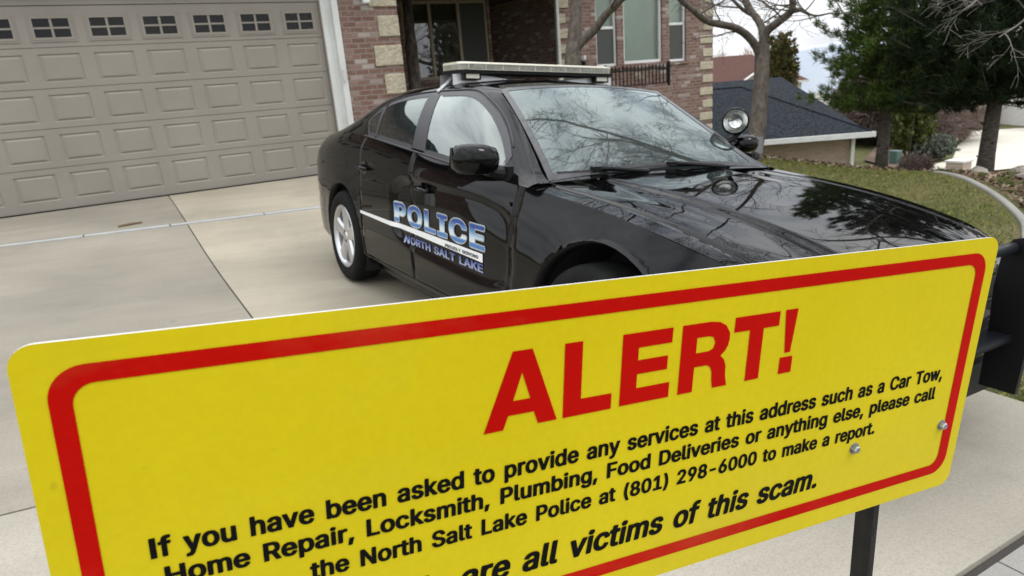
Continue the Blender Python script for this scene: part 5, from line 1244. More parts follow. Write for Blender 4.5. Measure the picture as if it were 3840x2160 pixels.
nslmat = gradmat("blue_silver_fade_film", 0.500, 0.556, [(0.0, (0.10, 0.14, 0.38)), (0.30, (0.33, 0.37, 0.50)), (0.55, (0.15, 0.19, 0.40)), (1.0, (0.04, 0.07, 0.26))])
silv = pm("silver_film", (0.42, 0.45, 0.47), None, rough=0.3)
for s in (-1, 1):
    L_ = text_loops("POLICE", -1.985, -0.818, 0.625, 0.124, 70)
    on_side(filled(L_, "livery_outline", silv, car, 0.006), s, 0.0040)
    on_side(filled(L_, "livery_lettering", polmat, car), s, 0.0052)
    L_ = text_loops("NORTH SALT LAKE", -1.838, -0.838, 0.508, 0.045, 20)
    for G_ in (L_[:5], L_[5:9], L_[9:]): on_side(filled(G_, "livery_lettering", nslmat, car), s, 0.0040)
    on_side(filled(text_loops("PROUDLY SERVING", -1.27, -0.885, 0.574, 0.018, 60), "livery_lettering", M["black"], car), s, 0.0052)
    stp = MB(); P = []
    for x in np.linspace(-2.612, -0.842, 70):
        t = (x + 2.612) / 1.77
        P.append([(x, s * (float(wside(x, z)) + 0.0035), z) for z in (0.598 - 0.036 * t, 0.608 - 0.018 * t, 0.619 - 0.012 * t)])
    stp.grid(np.array(P)); stp.build("white_stripe", M["whitefilm"], car, smooth=True)


# ------------------------------------------------------------------ the alert sign
STL, STR, SBR = np.array([-3.18119, -9.88497, 0.94145]), np.array([-1.96702, -10.04178, 0.83285]), np.array([-2.00748, -10.03046, 0.41850])
ex = (STR - STL); SW = float(np.linalg.norm(ex)); ex /= SW
ez = STR - SBR; ez -= ex * (ez @ ex); SH_ = float(np.linalg.norm(ez)); ez /= SH_
ey = np.cross(ez, ex)
so = STL - ez * SH_
sign = thing("alert_sign", (0, 0, 0), "yellow ALERT! scam warning sign with red border, standing in front of the police car", "warning sign")
sign.matrix_world = Matrix(((ex[0], ey[0], ez[0], so[0]), (ex[1], ey[1], ez[1], so[1]), (ex[2], ey[2], ez[2], so[2]), (0, 0, 0, 1)))
def signmat(name, c1, c2, rough, spec=0.22):
    m, nt, b = newmat(name)
    c = ramp(nt, noise(nt, 3.0, 5), [(0.3, c1), (0.7, c2)])
    c = mixc(nt, ramp(nt, noise(nt, 30, 2, 0.4), [(0.76, (0, 0, 0)), (0.80, (0.40, 0.40, 0.40))]), c, (0.17, 0.14, 0.03))
    c = mixc(nt, ramp(nt, noise(nt, 2.2, 6, 0.7, sc3=(1, 1, 2.5)), [(0.52, (0, 0, 0)), (0.75, (0.10, 0.10, 0.10))]), c, (0.42, 0.36, 0.12))
    c = mixc(nt, ramp(nt, noise(nt, 110, 2, 0.6), [(0.40, (0.10, 0.10, 0.10)), (0.6, (0, 0, 0))]), c, tuple(v * 0.7 for v in c1))
    nt.links.new(c, b.inputs["Base Color"]); b.inputs["Roughness"].default_value = rough; b.inputs["Specular IOR Level"].default_value = spec
    bump(nt, b, noise(nt, 220, 3), 0.0004, 0.3)
    return m
M["yellow"] = signmat("yellow_sign_film", (0.570, 0.458, 0.003), (0.62, 0.502, 0.006), 0.36)
M["red"] = signmat("red_sign_film", (0.42, 0.002, 0.0008), (0.47, 0.004, 0.001), 0.5, 0.07)
M["ink"] = pm("black_sign_ink", (0.005, 0.005, 0.005), None, rough=0.5, spec=0.06)
M["alu"] = pm("aluminium_edge", (0.62, 0.62, 0.63), (0.70, 0.70, 0.70), 30, 0.35, metal=0.3)

def rrect(x0, x1, z0, z1, r, n=8):
    pts = []
    for (cx_, cz, a0) in ((x1 - r, z1 - r, 0), (x0 + r, z1 - r, 90), (x0 + r, z0 + r, 180), (x1 - r, z0 + r, 270)):
        for k in range(n + 1):
            a = R(a0 + 90 * k / n); pts.append((cx_ + r * math.cos(a), cz + r * math.sin(a)))
    return pts
T_ = 0.003
ol = rrect(0, SW, 0, SH_, 0.021)
pn = MB(); n_ = len(ol)
pn.add([(x, -T_, z) for x, z in ol] + [(x, 0, z) for x, z in ol], [tuple(range(n_))[::-1]], 0)
pn.add([(x, -T_, z) for x, z in ol] + [(x, 0, z) for x, z in ol], [tuple(range(n_, 2 * n_))] + [(i, (i + 1) % n_, (i + 1) % n_ + n_, i + n_) for i in range(n_)], 1)
pn.build("panel", [M["yellow"], M["alu"]], sign)
def flat(o, y):
    for v in o.data.vertices: v.co = (v.co.x, y, v.co.y)
    return o
flat(filled([rrect(0.0225, SW - 0.0205, 0.0285, SH_ - 0.0215, 0.030), rrect(0.0395, SW - 0.0415, 0.0455, SH_ - 0.0385, 0.0185)], "red_border", M["red"], sign), -T_ - 0.0006)
ALERT = [[(.4031, .2585), (.4365, .3494), (.4598, .3494), (.4916, .2595), (.468, .2595), (.4627, .2749), (.4318, .2749), (.4259, .2588)], [(.4478, .3237), (.4581, .2918), (.4374, .2918)],
 [(.4992, .3494), (.5218, .3494), (.5218, .2795), (.5624, .2793), (.5623, .2596), (.4990, .2594)],
 [(.5740, .3496), (.6436, .3496), (.6432, .3309), (.5964, .3307), (.5964, .3150), (.6387, .3150), (.6385, .2975), (.5962, .2975), (.5962, .2796), (.6436, .2799), (.6435, .2602), (.5738, .2602)],
 [(.6574, .3496), (.6990, .3496), (.7130, .3474), (.7230, .3420), (.7298, .3319), (.7305, .3235), (.7288, .3150), (.7250, .3084), (.7182, .3027), (.7247, .2968), (.7281, .2880), (.7290, .2740), (.7323, .2607), (.7100, .2607), (.7076, .2722), (.7068, .2830), (.7039, .2895), (.6979, .2930), (.6792, .2930), (.6789, .2604), (.6570, .2602)],
 [(.6800, .3311), (.6977, .3311), (.7050, .3290), (.7084, .3215), (.7058, .3141), (.6990, .3114), (.6800, .3113)],
 [(.7368, .3499), (.8094, .3499), (.8096, .3305), (.7843, .3302), (.7843, .2614), (.7620, .2612), (.7619, .3302), (.7368, .3304)],
 [(.8184, .3503), (.8397, .3502), (.8344, .2907), (.8249, .2906)], [(.8180, .2848), (.8398, .2846), (.8400, .2618), (.8180, .2616)]]
flat(filled(ALERT, "heading_lettering", M["red"], sign), -T_ - 0.0006)
for (txt, x0, x1, zb_, cap, sh_) in (
    ("\u0131f you have been asked to provide any services at this address such as a Car Tow,", 0.0770, 1.1580, 0.1985, 0.0216, 0.0),
    ("Home Repair, Locksmith, Plumbing, Food Deliveries or anything else, please call", 0.0860, 1.1500, 0.1668, 0.0208, 0.0),
    ("the North Salt Lake Police at (801) 298-6000 to make a report.", 0.2140, 1.0260, 0.1325, 0.0206, 0.0),
    ("We are all victims of this scam.", 0.2930, 0.9210, 0.0668, 0.0325, 0.14)):
    flat(filled(text_loops(txt, x0, x1, zb_, cap, 22, sh_), "message_lettering", M["ink"], sign), -T_ - 0.0007)
M["boltsteel"] = pm("dull_zinc", (0.42, 0.43, 0.44), (0.32, 0.33, 0.34), 90, 0.35, metal=0.8)
for bx in (0.9881, 1.1802):
    b_ = MB(); b_.lathe([(0.0055, -0.0035), (0.0088, -0.0045), (0.0088, -0.0032)], 24, 'y', (bx, 0, 0.116))
    b_.lathe([(0.0, -0.0115), (0.0045, -0.0110), (0.0062, -0.0092), (0.0064, -0.0040)], 6, 'y', (bx, 0, 0.116))
    b_.build("bolt", M["boltsteel"], sign, smooth=False)
# black U-channel post and the flat bar behind the panel (world-vertical post)
br = MB(); br.box(0.95, 1.215, 0.0015, 0.008, 0.098, 0.135); br.build("back_bracket", M["iron"], sign)
for u_post in (1.0765, 0.15):
    pc = np.array(so + ex * u_post + ey * 0.022 + ez * 0.0)
    gp = gz(pc[0], pc[1]) if pc[1] < -9.8 else float(zdrive(pc[0], pc[1]))
    pm_ = MB()
    topz = pc[2] + 0.18
    def U(z): return [(-0.0125, 0.013, z), (-0.0125, -0.006, z), (-0.007, -0.014, z), (0.007, -0.014, z), (0.0125, -0.006, z), (0.0125, 0.013, z), (0.009, 0.013, z), (0.009, -0.003, z), (-0.009, -0.003, z), (-0.009, 0.013, z)]
    za, zb2 = gp - 0.1, topz
    V0 = [(pc[0] + x, pc[1] + y, z) for (x, y, z) in U(za)]; V1 = [(pc[0] + x, pc[1] + y, z) for (x, y, z) in U(zb2)]
    loc = lambda p: tuple(np.array([ex, ey, ez]) @ (np.array(p) - so))
    pm_.add([loc(p) for p in V0 + V1], [(i, (i + 1) % 10, (i + 1) % 10 + 10, i + 10) for i in range(10)] + [tuple(range(10, 20))])
    z = pc[2] - 0.06
    hl = MB()
    while z > gp:
        hl.add([loc((pc[0] + a, pc[1] - 0.0145, z + b_)) for a, b_ in ((-0.003, -0.008), (0.003, -0.008), (0.003, 0.008), (-0.003, 0.008))], [(0, 1, 2, 3)]); z -= 0.075
    pm_.add(hl.v, hl.f, 1); pm_.build("post", [M["iron"], M["dark"]], sign)

# ------------------------------------------------------------------ vegetation
def rnd_perp(d):
    v = np.array([random.gauss(0, 1) for _ in range(3)]); v -= d * (v @ d); return v / (np.linalg.norm(v) + 1e-9)

def grow(mb, p, d, r, L, lvl, up=0.12, spread=0.75, minr=0.0022, kids=(2, 4), wob=0.16):
    """one bare branch with its side branches"""
    n = max(3, int(4 + lvl))
    pts, rad = [p.copy()], [r]
    d = d.copy()
    for i in range(n):
        d = d + rnd_perp(d) * wob + np.array([0, 0, up * 0.5]); d /= np.linalg.norm(d)
        p = p + d * L / n; pts.append(p.copy()); rad.append(max(minr, r * (1 - 0.62 * (i + 1) / n)))
    mb.tube(pts, rad, 6 if r > 0.02 else (4 if r > 0.006 else 3), caps=False)
    if lvl <= 0: return
    k = random.randint(*kids) + (1 if lvl >= 2 else 0)
    for j in range(k):
        t = random.uniform(0.30, 1.0); i = min(int(t * n), n - 1)
        q = pts[i] + (pts[i + 1] - pts[i]) * (t * n - i)
        a = (pts[i + 1] - pts[i]); a /= np.linalg.norm(a)
        nd = a * math.cos(spread) + rnd_perp(a) * math.sin(spread) + np.array([0, 0, up]); nd /= np.linalg.norm(nd)
        grow(mb, q, nd, max(minr, rad[i] * random.uniform(0.42, 0.66)), L * random.uniform(0.5, 0.75), lvl - 1, up, spread, minr, kids, wob)
    grow(mb, pts[-1], d, rad[-1], L * 0.6, lvl - 1, up, spread, minr, kids, wob)

def smoothline(pts, k=5):
    pts = np.array(pts, float); t = np.arange(len(pts)); u_ = np.linspace(0, len(pts) - 1, (len(pts) - 1) * k + 1)
    return np.stack([spl(t, pts[:, i])(u_) for i in range(3)], -1)

def limb(mb, pts, r0, r1, n=10, rough=0.05):
    P = smoothline(pts); rad = np.linspace(r0, r1, len(P)) * (1 + np.array([random.uniform(-rough, rough) for _ in P]))
    mb.tube(P, list(rad), n)
    return P

# bare tree by the porch (trunk and rising limb behind the light bar)
t1 = thing("bare_tree", (3.86, -0.74, gz(3.86, -0.74)), "bare tree with a forked grey trunk before the brick wing, behind the light bar", "tree", "bare trees")
o1 = np.array(t1.location)
tk = MB()
g0 = gz(3.86, -0.74)
P1 = limb(tk, [(3.84, -0.76, g0 - 0.1), (3.90, -0.72, 0.3), (4.058, -0.628, 1.045), (4.163, -0.543, 1.452), (4.255, -0.492, 1.741), (4.341, -0.427, 2.061), (4.413, -0.364, 2.352), (4.505, -0.261, 2.79), (4.55, -0.2, 3.3), (4.45, -0.2, 4.0)], 0.17, 0.06, 14)
L1 = limb(tk, [(4.16, -0.54, 1.47), (4.30, -0.64, 1.66), (4.454, -0.813, 1.833), (4.524, -1.023, 2.032), (4.606, -1.252, 2.194), (4.692, -1.467, 2.403), (4.75, -1.8, 2.75), (4.7, -2.2, 3.2), (4.5, -2.6, 3.7)], 0.085, 0.035, 12)
tk.v = [tuple(np.array(v) - o1) for v in tk.v]
tk.build("trunk", M["bark"], t1, smooth=True)
tw = MB()
for P_, ks_ in ((P1, range(26, 46, 3)), (L1, range(14, 41, 3))):
    for k in ks_:
        d = np.array([random.uniform(-1, 1), random.uniform(-1, 0.6), random.uniform(0.1, 0.9)]); d /= np.linalg.norm(d)
        grow(tw, P_[min(k, len(P_) - 1)].copy(), d, random.uniform(0.016, 0.03), random.uniform(0.9, 1.5), 3, up=0.10)
grow(tw, np.array([4.45, -0.2, 4.0]), np.array([-0.3, -0.5, 0.8]), 0.05, 1.6, 4); grow(tw, np.array([4.5, -2.6, 3.7]), np.array([-0.5, -0.6, 0.6]), 0.035, 1.6, 4)
tw.v = [tuple(np.array(v) - o1) for v in tw.v]
tw.build("crown", M["bark"], t1)

# slim dark trunk standing right against the corner of the garage block, before the porch window
tp = thing("bare_tree", (1.486, 0.743, gz(1.486, 0.743)), "slim dark tree trunk between the cream quoins and the porch window", "tree", "bare trees")
op = np.array(tp.location); tk = MB()
LP = limb(tk, [(1.486, 0.743, -0.8), (1.617, 0.957, 0.591), (1.726, 1.135, 1.268), (1.818, 1.325, 1.946), (1.909, 1.514, 2.625), (2.092, 1.893, 3.982), (1.992, 1.593, 4.782)], 0.135, 0.07, 14, rough=0.12)
tk.v = [tuple(np.array(v) + (0.15, 0, 0) - op) for v in tk.v]; tk.build("trunk", M["darkbark"], tp, smooth=True)
tw = MB()
for k in range(22, len(LP), 2):
    d = np.array([random.uniform(-0.7, 1), random.uniform(-1, 0.2), random.uniform(0.2, 0.9)]); d /= np.linalg.norm(d)
    grow(tw, LP[k].copy(), d, random.uniform(0.012, 0.022), random.uniform(0.6, 1.1), 3, up=0.10)
tw.v = [tuple(np.array(v) - op) for v in tw.v]; tw.build("crown", M["darkbark"], tp)

# forked bare tree at the lawn edge
t2 = thing("bare_tree", (6.62, -2.40, gz(6.62, -2.4)), "bare forked tree with spreading limbs at the lawn edge beside the spot lamp", "tree", "bare trees")
o2 = np.array(t2.location)
tk = MB()
limb(tk, [(6.60, -2.42, gz(6.62, -2.4) - 0.1), (6.682, -2.375, -0.30), (6.836, -2.292, 0.119), (7.017, -2.182, 0.718), (7.135, -2.092, 1.158), (7.171, -2.055, 1.36)], 0.155, 0.118, 14)
LA = limb(tk, [(7.14, -2.08, 1.12), (6.981, -2.044, 1.387), (6.807, -2.006, 1.554), (6.488, -2.022, 1.679), (6.143, -2.047, 1.733), (5.789, -2.065, 1.796), (5.39, -2.138, 1.968), (4.986, -2.183, 2.212), (4.6, -2.3, 2.7)], 0.075, 0.038, 10)
LB = limb(tk, [(7.162, -2.064, 1.25), (7.326, -1.929, 1.583), (7.386, -1.766, 1.798), (7.40, -1.59, 1.979), (7.454, -1.428, 2.18), (7.584, -1.139, 2.524), (7.6, -1.0, 3.1), (7.4, -1.0, 3.8)], 0.078, 0.036, 10)
LC = limb(tk, [(7.393, -1.678, 1.888), (7.321, -1.55, 1.965), (7.121, -1.503, 2.114), (6.913, -1.41, 2.385), (6.6, -1.5, 3.0)], 0.036, 0.02, 8)
LD = limb(tk, [(7.171, -2.055, 1.29), (7.205, -2.106, 1.571), (7.223, -2.309, 1.705), (7.251, -2.52, 1.833), (7.242, -2.591, 1.956), (7.184, -2.614, 2.138), (7.213, -2.629, 2.481), (7.1, -2.8, 3.1), (6.7, -3.1, 3.8)], 0.080, 0.035, 10)
LE = limb(tk, [(7.251, -2.52, 1.833), (7.323, -2.674, 1.851), (7.323, -2.814, 1.798), (7.255, -2.939, 1.675)], 0.026, 0.008, 8)
LF = limb(tk, [(7.219, -2.313, 1.69), (7.174, -2.515, 1.723), (7.169, -2.609, 1.787)], 0.02, 0.01, 8)
LG = limb(tk, [(7.233, -2.60, 1.918), (7.227, -3.021, 1.74), (7.195, -3.365, 1.737), (7.263, -3.788, 1.669)], 0.024, 0.006, 8)
tk.v = [tuple(np.array(v) - o2) for v in tk.v]
tk.build("trunk", M["bark"], t2, smooth=True)
tw = MB()
for P_, s_, lv in ((LA, 8, 2), (LB, 8, 2), (LC, 4, 2), (LD, 8, 2), (LE, 4, 1), (LG, 4, 2)):
    for k in range(s_, len(P_), 4):
        d = np.array([random.uniform(-1, 1), random.uniform(-1, 1), random.uniform(-0.1, 0.9)]); d /= np.linalg.norm(d)
        grow(tw, P_[k].copy(), d, random.uniform(0.010, 0.020), random.uniform(0.5, 1.0), lv, up=0.08, minr=0.003)
for e_ in (LA, LB, LD): grow(tw, e_[-1].copy(), (e_[-1] - e_[-4]) / np.linalg.norm(e_[-1] - e_[-4]), 0.034, 1.5, 4, minr=0.003)
tw.v = [tuple(np.array(v) - o2) for v in tw.v]
tw.build("crown", M["bark"], t2)

# bare tree just right of the frame: its twigs hang into the top corner and are mirrored in the bonnet
t3 = thing("bare_tree", (5.7, -8.7, gz(5.7, -8.7)), "pale bare tree whose thin twigs hang before the dark pine", "tree", "bare trees")
o3 = np.array(t3.location)
tk = MB(); b3 = np.array([5.7, -8.7, gz(5.7, -8.7)])
limb(tk, [b3 + (0, 0, -0.1), b3 + (0.02, 0.02, 0.8), b3 + (-0.03, 0.06, 1.6), b3 + (-0.1, 0.1, 2.2)], 0.13, 0.10, 12)
top3 = b3 + np.array([-0.1, 0.1, 2.15])
arms = []
for e_ in ((-1.7, 1.2, 1.5), (-2.9, 0.4, 2.2), (-0.6, 2.3, 1.4), (-1.4, -1.0, 2.3), (1.3, 0.9, 2.0), (-0.9, 1.3, 2.6), (-2.4, 1.9, 2.4), (-3.5, 1.3, 2.5), (-3.3, 2.6, 2.9), (-4.0, 0.3, 3.0)):
    e_ = np.array(e_); mid = top3 + e_ * 0.5 + np.array([0, 0, 0.15]) + rnd_perp(e_ / np.linalg.norm(e_)) * 0.15
    arms.append(limb(tk, [top3 - (0, 0, 0.1), top3 + e_ * 0.2 + np.array([0, 0, 0.1]), mid, top3 + e_], 0.062, 0.026, 8))
drop = [limb(tk, [arms[2][8], (5.7, -7.2, 2.2), (5.75, -6.95, 1.75), (5.70, -6.75, 1.35), (5.45, -6.6, 1.15)], 0.022, 0.007, 6), limb(tk, [arms[2][12], (5.6, -6.4, 2.6), (5.5, -6.3, 2.0), (5.35, -6.4, 1.6), (5.05, -6.4, 1.45)], 0.020, 0.006, 6)]
tk.v = [tuple(np.array(v) - o3) for v in tk.v]; tk.build("trunk", M["palebark"], t3, smooth=True)
tw = MB()
for A in arms:
    for k in range(6, len(A), 2):
        d = np.array([random.uniform(-1, 1), random.uniform(-1, 1), random.uniform(0.25, 1.0)]); d /= np.linalg.norm(d)
        grow(tw, A[k].copy(), d, random.uniform(0.012, 0.020), random.uniform(0.7, 1.2), 3, up=0.05, minr=0.0028)
    grow(tw, A[-1].copy(), (A[-1] - A[-4]) / np.linalg.norm(A[-1] - A[-4]), 0.024, 1.3, 4, up=0.05, minr=0.0028)
for A in drop:
    for k in range(5, len(A), 2):
        d = np.array([random.uniform(-1.0, 0.3), random.uniform(-0.6, 0.8), random.uniform(-0.5, 0.5)]); d /= np.linalg.norm(d)
        grow(tw, A[k].copy(), d, random.uniform(0.005, 0.008), random.uniform(0.30, 0.6), 2, up=-0.02, minr=0.0018, kids=(1, 3))
tw.v = [tuple(np.array(v) - o3) for v in tw.v]; tw.build("crown", M["palebark"], t3)


def needles(centers, dirs, n, length, width, spread, droop=0.0):
    """tufts of flat needles round the given points"""
    C_ = np.repeat(np.array(centers), n, 0); D_ = np.repeat(np.array(dirs), n, 0)
    K = len(C_)
    v = rng.normal(size=(K, 3)); v = D_ + v * spread; v[:, 2] -= droop; v /= np.linalg.norm(v, axis=1, keepdims=True)
    s = rng.normal(size=(K, 3)); s -= v * (s * v).sum(1, keepdims=True); s /= np.linalg.norm(s, axis=1, keepdims=True) + 1e-9
    L = length * rng.uniform(0.6, 1.25, (K, 1)); W = width * rng.uniform(0.6, 1.3, (K, 1))
    base = C_ + rng.normal(size=(K, 3)) * length * 0.22
    V = np.stack([base - s * W, base + s * W, base + v * L], 1).reshape(-1, 3)
    return V, np.arange(K * 3).reshape(-1, 3)

def pine(base, H, z_low, rad, top_r, mat, label, n_wh, per, lean=(0, 0), trunk_r=0.13, seed=1, dens=26):
    g = np.random.default_rng(seed)
    t = thing("pine_tree", base, label, "tree", "pine trees")
    tk = MB(); tk.tube([(0, 0, -0.15), (0.01, 0, 0.4), (lean[0] * .4, lean[1] * .4, H * 0.5), (lean[0], lean[1], H)], [trunk_r * 1.25, trunk_r, trunk_r * 0.72, 0.02], 12)
    for k in range(9):   # branch scars
        a = g.uniform(0, 6.28); zz_ = g.uniform(0.3, z_low + 0.2); tk.tube([(trunk_r * .8 * math.cos(a), trunk_r * .8 * math.sin(a), zz_), (trunk_r * 1.35 * math.cos(a), trunk_r * 1.35 * math.sin(a), zz_ + 0.04)], [0.02, 0.008], 5)
    tk.build("trunk", M["pinebark"], t, smooth=True)
    cr = MB(); cen, dr_ = [], []
    for i in range(n_wh):
        f = i / (n_wh - 1); z = z_low + (H - z_low) * f
        rmax = (rad * (1 - f) ** 0.75 + top_r * f) * (0.72 + 0.28 * min(1, f * 6 + 0.4))
        m_ = max(4, int(per * (1 - 0.5 * f)))
        for k in range(m_):
            a = 2 * math.pi * (k + g.uniform(-.3, .3)) / m_ + i * 0.7
            L = rmax * g.uniform(0.62, 1.12)
            el = g.uniform(-0.05, 0.38) + 0.35 * f
            d = np.array([math.cos(a) * math.cos(el), math.sin(a) * math.cos(el), math.sin(el)])
            p0 = np.array([lean[0] * z / H, lean[1] * z / H, z + g.uniform(-.1, .1)])
            tip = p0 + d * L + np.array([0, 0, 0.10 * L * L * 0.3])
            mid = p0 + d * L * 0.5 - np.array([0, 0, 0.05 * L])
            cr.tube([p0, mid, tip], [0.022 * (1 - .5 * f), 0.014, 0.005], 4, caps=False)
            nt_ = max(6, int(L * 11))
            for q in range(nt_):
                u_ = 0.22 + 0.78 * (q + g.uniform(0, 1)) / nt_
                side = np.cross(d, (0, 0, 1)); w_ = g.uniform(-1, 1) * 0.34 * L * (0.35 + 0.65 * math.sin(u_ * 2.6)) 
                c_ = p0 + (mid - p0) * min(1, u_ * 2) + (tip - mid) * max(0, u_ * 2 - 1) + side * w_ + np.array([0, 0, g.uniform(-0.06, 0.10)])
                cen.append(c_); dd_ = d * 0.7 + side * np.sign(w_) * 0.4 + np.array([0, 0, 0.45]); dr_.append(dd_ / np.linalg.norm(dd_))
    cro = cr.build("branches", M["pinebark"], t)
    V, F_ = needles(cen, dr_, dens, 0.125, 0.0075, 0.62)
    npmesh("crown", V, F_, mat, t)
    return t
pine((9.03, -3.27, gz(9.03, -3.27) - 0.02), 4.6, 1.15, 1.42, 0.35, M["pine"], "green pine with a bare lower trunk, left of the darker pine", 16, 15, (0.15, 0.1), 0.100, 3, 44)
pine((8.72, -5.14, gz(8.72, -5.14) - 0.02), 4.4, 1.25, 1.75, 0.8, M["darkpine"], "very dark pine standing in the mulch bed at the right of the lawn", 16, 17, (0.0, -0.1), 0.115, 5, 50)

def bush(name, base, rx, ry_, h, mat, label, cat, n, leaf, group=None, twig=False, seed=1):
    g = np.random.default_rng(seed)
    t = thing(name, base, label, cat, group)
    st_ = MB()
    for k in range(9):
        a = g.uniform(0, 6.28); st_.tube([(0.05 * math.cos(a), 0.05 * math.sin(a), -0.05), (rx * .4 * math.cos(a), ry_ * .4 * math.sin(a), h * 0.45), (rx * .75 * math.cos(a), ry_ * .75 * math.sin(a), h * 0.8)], [0.03, 0.018, 0.006], 5, caps=False)
    st_.build("stems", M["bark"], t)
    # lumpy dome of leaf clusters
    lumps = [(g.uniform(-.6, .6) * rx, g.uniform(-.6, .6) * ry_, h * g.uniform(0.35, 0.72), g.uniform(0.34, 0.55)) for _ in range(9)]
    cen, dr_ = [], []
    while len(cen) < n:
        L_ = lumps[g.integers(len(lumps))]; v = g.normal(size=3); v /= np.linalg.norm(v)
        if v[2] < -0.5: continue
        p = np.array([L_[0] + v[0] * rx * L_[3], L_[1] + v[1] * ry_ * L_[3], max(0.03, L_[2] + v[2] * h * L_[3])]) * g.uniform(0.86, 1.05)
        cen.append(p); dr_.append(v)
    V, F_ = needles(cen, dr_, 9, leaf * (2.2 if twig else 1.0), leaf * (0.10 if twig else 0.42), 0.5)
    npmesh("foliage", V, F_, mat, t)
    return t
def far(x, y, z=None): return (x, y, (gz(x, y) if z is None else z) - 0.03)
bush("round_shrub", far(22.9, 4.0), 1.05, 1.0, 2.3, M["leafgreen"], "tall round yellow green shrub in the bed beyond the pine trunk", "shrub", 900, 0.13, "shrubs in the far bed", seed=2)
bush("round_shrub", far(25.5, 5.6), 0.75, 0.7, 2.6, M["leafgreen"], "small yellow green shrub behind the tall round one", "shrub", 400, 0.13, "shrubs in the far bed", seed=3)
bush("silver_shrub", far(23.4, 3.45), 0.85, 0.75, 0.8, M["leafgrey"], "low silver grey shrub in front of the round green shrub", "shrub", 700, 0.10, "shrubs in the far bed", seed=4)
bush("twiggy_shrub", far(27.2, 5.6), 1.6, 1.2, 1.5, M["twigs"], "leafless grey brown shrub along the curved bed", "shrub", 900, 0.16, "shrubs in the far bed", True, seed=5)
bush("twiggy_shrub", far(29.4, 5.9), 1.5, 1.2, 1.4, M["twigs"], "leafless grey shrub at the far end of the bed, next to the dark hedge", "shrub", 800, 0.16, "shrubs in the far bed", True, seed=6)
bush("dark_hedge", far(32.0, 6.5), 1.0, 1.0, 1.5, M["leafgreen"], "small dark green hedge by the white house", "hedge", 600, 0.12, None, seed=7)
bush("twiggy_shrub", far(27.5, 8.2), 2.2, 2.0, 3.1, M["twigs"], "tall leafless brown thicket behind the round green shrub", "shrub", 1700, 0.24, "shrubs in the far bed", True, seed=8)
bush("twiggy_shrub", far(30.0, 8.2), 1.8, 1.8, 2.8, M["twigs"], "leafless brown thicket right of the tallest one", "shrub", 1200, 0.24, "shrubs in the far bed", True, seed=9)
bush("dead_bush", (8.0, -4.4, gz(8.0, -4.4) - 0.06), 0.32, 0.25, 0.20, M["twigs"], "dry brown bush on the lawn edge between the two pines", "bush", 380, 0.05, None, True, seed=10)
bush("juniper_tree", far(30.26, 15.91), 1.2, 1.2, 4.7, M["juniper"], "brownish green conifer behind the dark grey roof", "tree", 2300, 0.20, None, seed=11)
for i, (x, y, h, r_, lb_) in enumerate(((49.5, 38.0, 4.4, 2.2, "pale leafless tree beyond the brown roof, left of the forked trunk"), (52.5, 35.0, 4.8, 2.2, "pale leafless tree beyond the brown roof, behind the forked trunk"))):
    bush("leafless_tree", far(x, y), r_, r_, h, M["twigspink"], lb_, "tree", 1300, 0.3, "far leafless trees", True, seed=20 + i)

# ------------------------------------------------------------------ neighbours

def block(name, E, ang, label, cat="house"):
    """house root at the front right gutter corner; u runs along the front, d away"""
    o = thing(name, E, label, cat); o.rotation_euler = (0, 0, ang); return o
def hiproof(mb, u0, u1, d0, d1, z, h, inset, th=0.14, m=0, mf=1):
    vs = [(u0, d0, z), (u1, d0, z), (u1, d1, z), (u0, d1, z), (u0 + inset, (d0 + d1) / 2, z + h), (u1 - inset, (d0 + d1) / 2, z + h)]
    mb.add(vs, [(0, 1, 5, 4), (1, 2, 5), (2, 3, 4, 5), (3, 0, 4)], m)
def gable(mb, u0, u1, d0, d1, z, h, m=0):
    """ridge runs away from the front: the gable faces us"""
    c_ = (u0 + u1) / 2
    mb.add([(u0, d0, z), (u1, d0, z), (c_, d0, z + h), (u0, d1, z), (u1, d1, z), (c_, d1, z + h)], [(0, 2, 5, 3), (1, 4, 5, 2)], m)

hA = block("grey_roof_house", (18.54, 2.81, gz(18.54, 2.81)), R(-30.9), "low tan brick house with a dark grey hip roof and white gutter, below the lawn")
zA = -1.39 - hA.location.z
r_ = MB(); hiproof(r_, -8.7, 0.0, 0, 7.0, zA, 1.60, 3.2); hiproof(r_, -17.0, -6.2, 3.2, 12.5, zA + 0.02, 1.95, 4.0)
r_.add([(-9.0, 0.35, zA - 0.02), (0.05, 0.35, zA - 0.02), (0.05, 12.7, zA - 0.02), (-9.0, 12.7, zA - 0.02), (-6.0, 6.5, zA + 1.78), (-0.55, 6.5, zA + 1.78)], [(0, 1, 5, 4), (1, 2, 5), (2, 3, 4, 5), (3, 0, 4)])
r_.tube([(-8.7, 0, zA + .01), (-5.5, 3.5, zA + 1.61), (-3.2, 3.5, zA + 1.61), (0, 0, zA + .01)], 0.035, 6)
r_.build("roof", M["shingle"], hA)
g_ = MB(); g_.box(-8.7, 0.0, -0.10, 0.0, zA - 0.17, zA - 0.005); g_.box(0.0, 0.08, -0.10, 7.0, zA - 0.17, zA - 0.005); g_.box(-8.7, -0.0005, 0.0005, 0.6, zA - 0.16, zA - 0.13); g_.build("gutter", M["trim"], hA)
w_ = MB(); w_.box(-8.3, -0.42, 0.6, 6.6, -1.2, zA - 0.02); w_.box(-16.5, -6.6, 3.7, 12, -1.2, zA - 0.02); w_.build("wall", M["tanbrick"], hA)
d_ = MB(); d_.box(-0.40, -0.29, 0.50, 0.60, -1.0, zA - 0.17); d_.tube([(-0.345, 0.55, zA - 0.2), (-0.10, -0.05, zA - 0.1)], 0.04, 6); d_.build("downspout", M["trim"], hA)

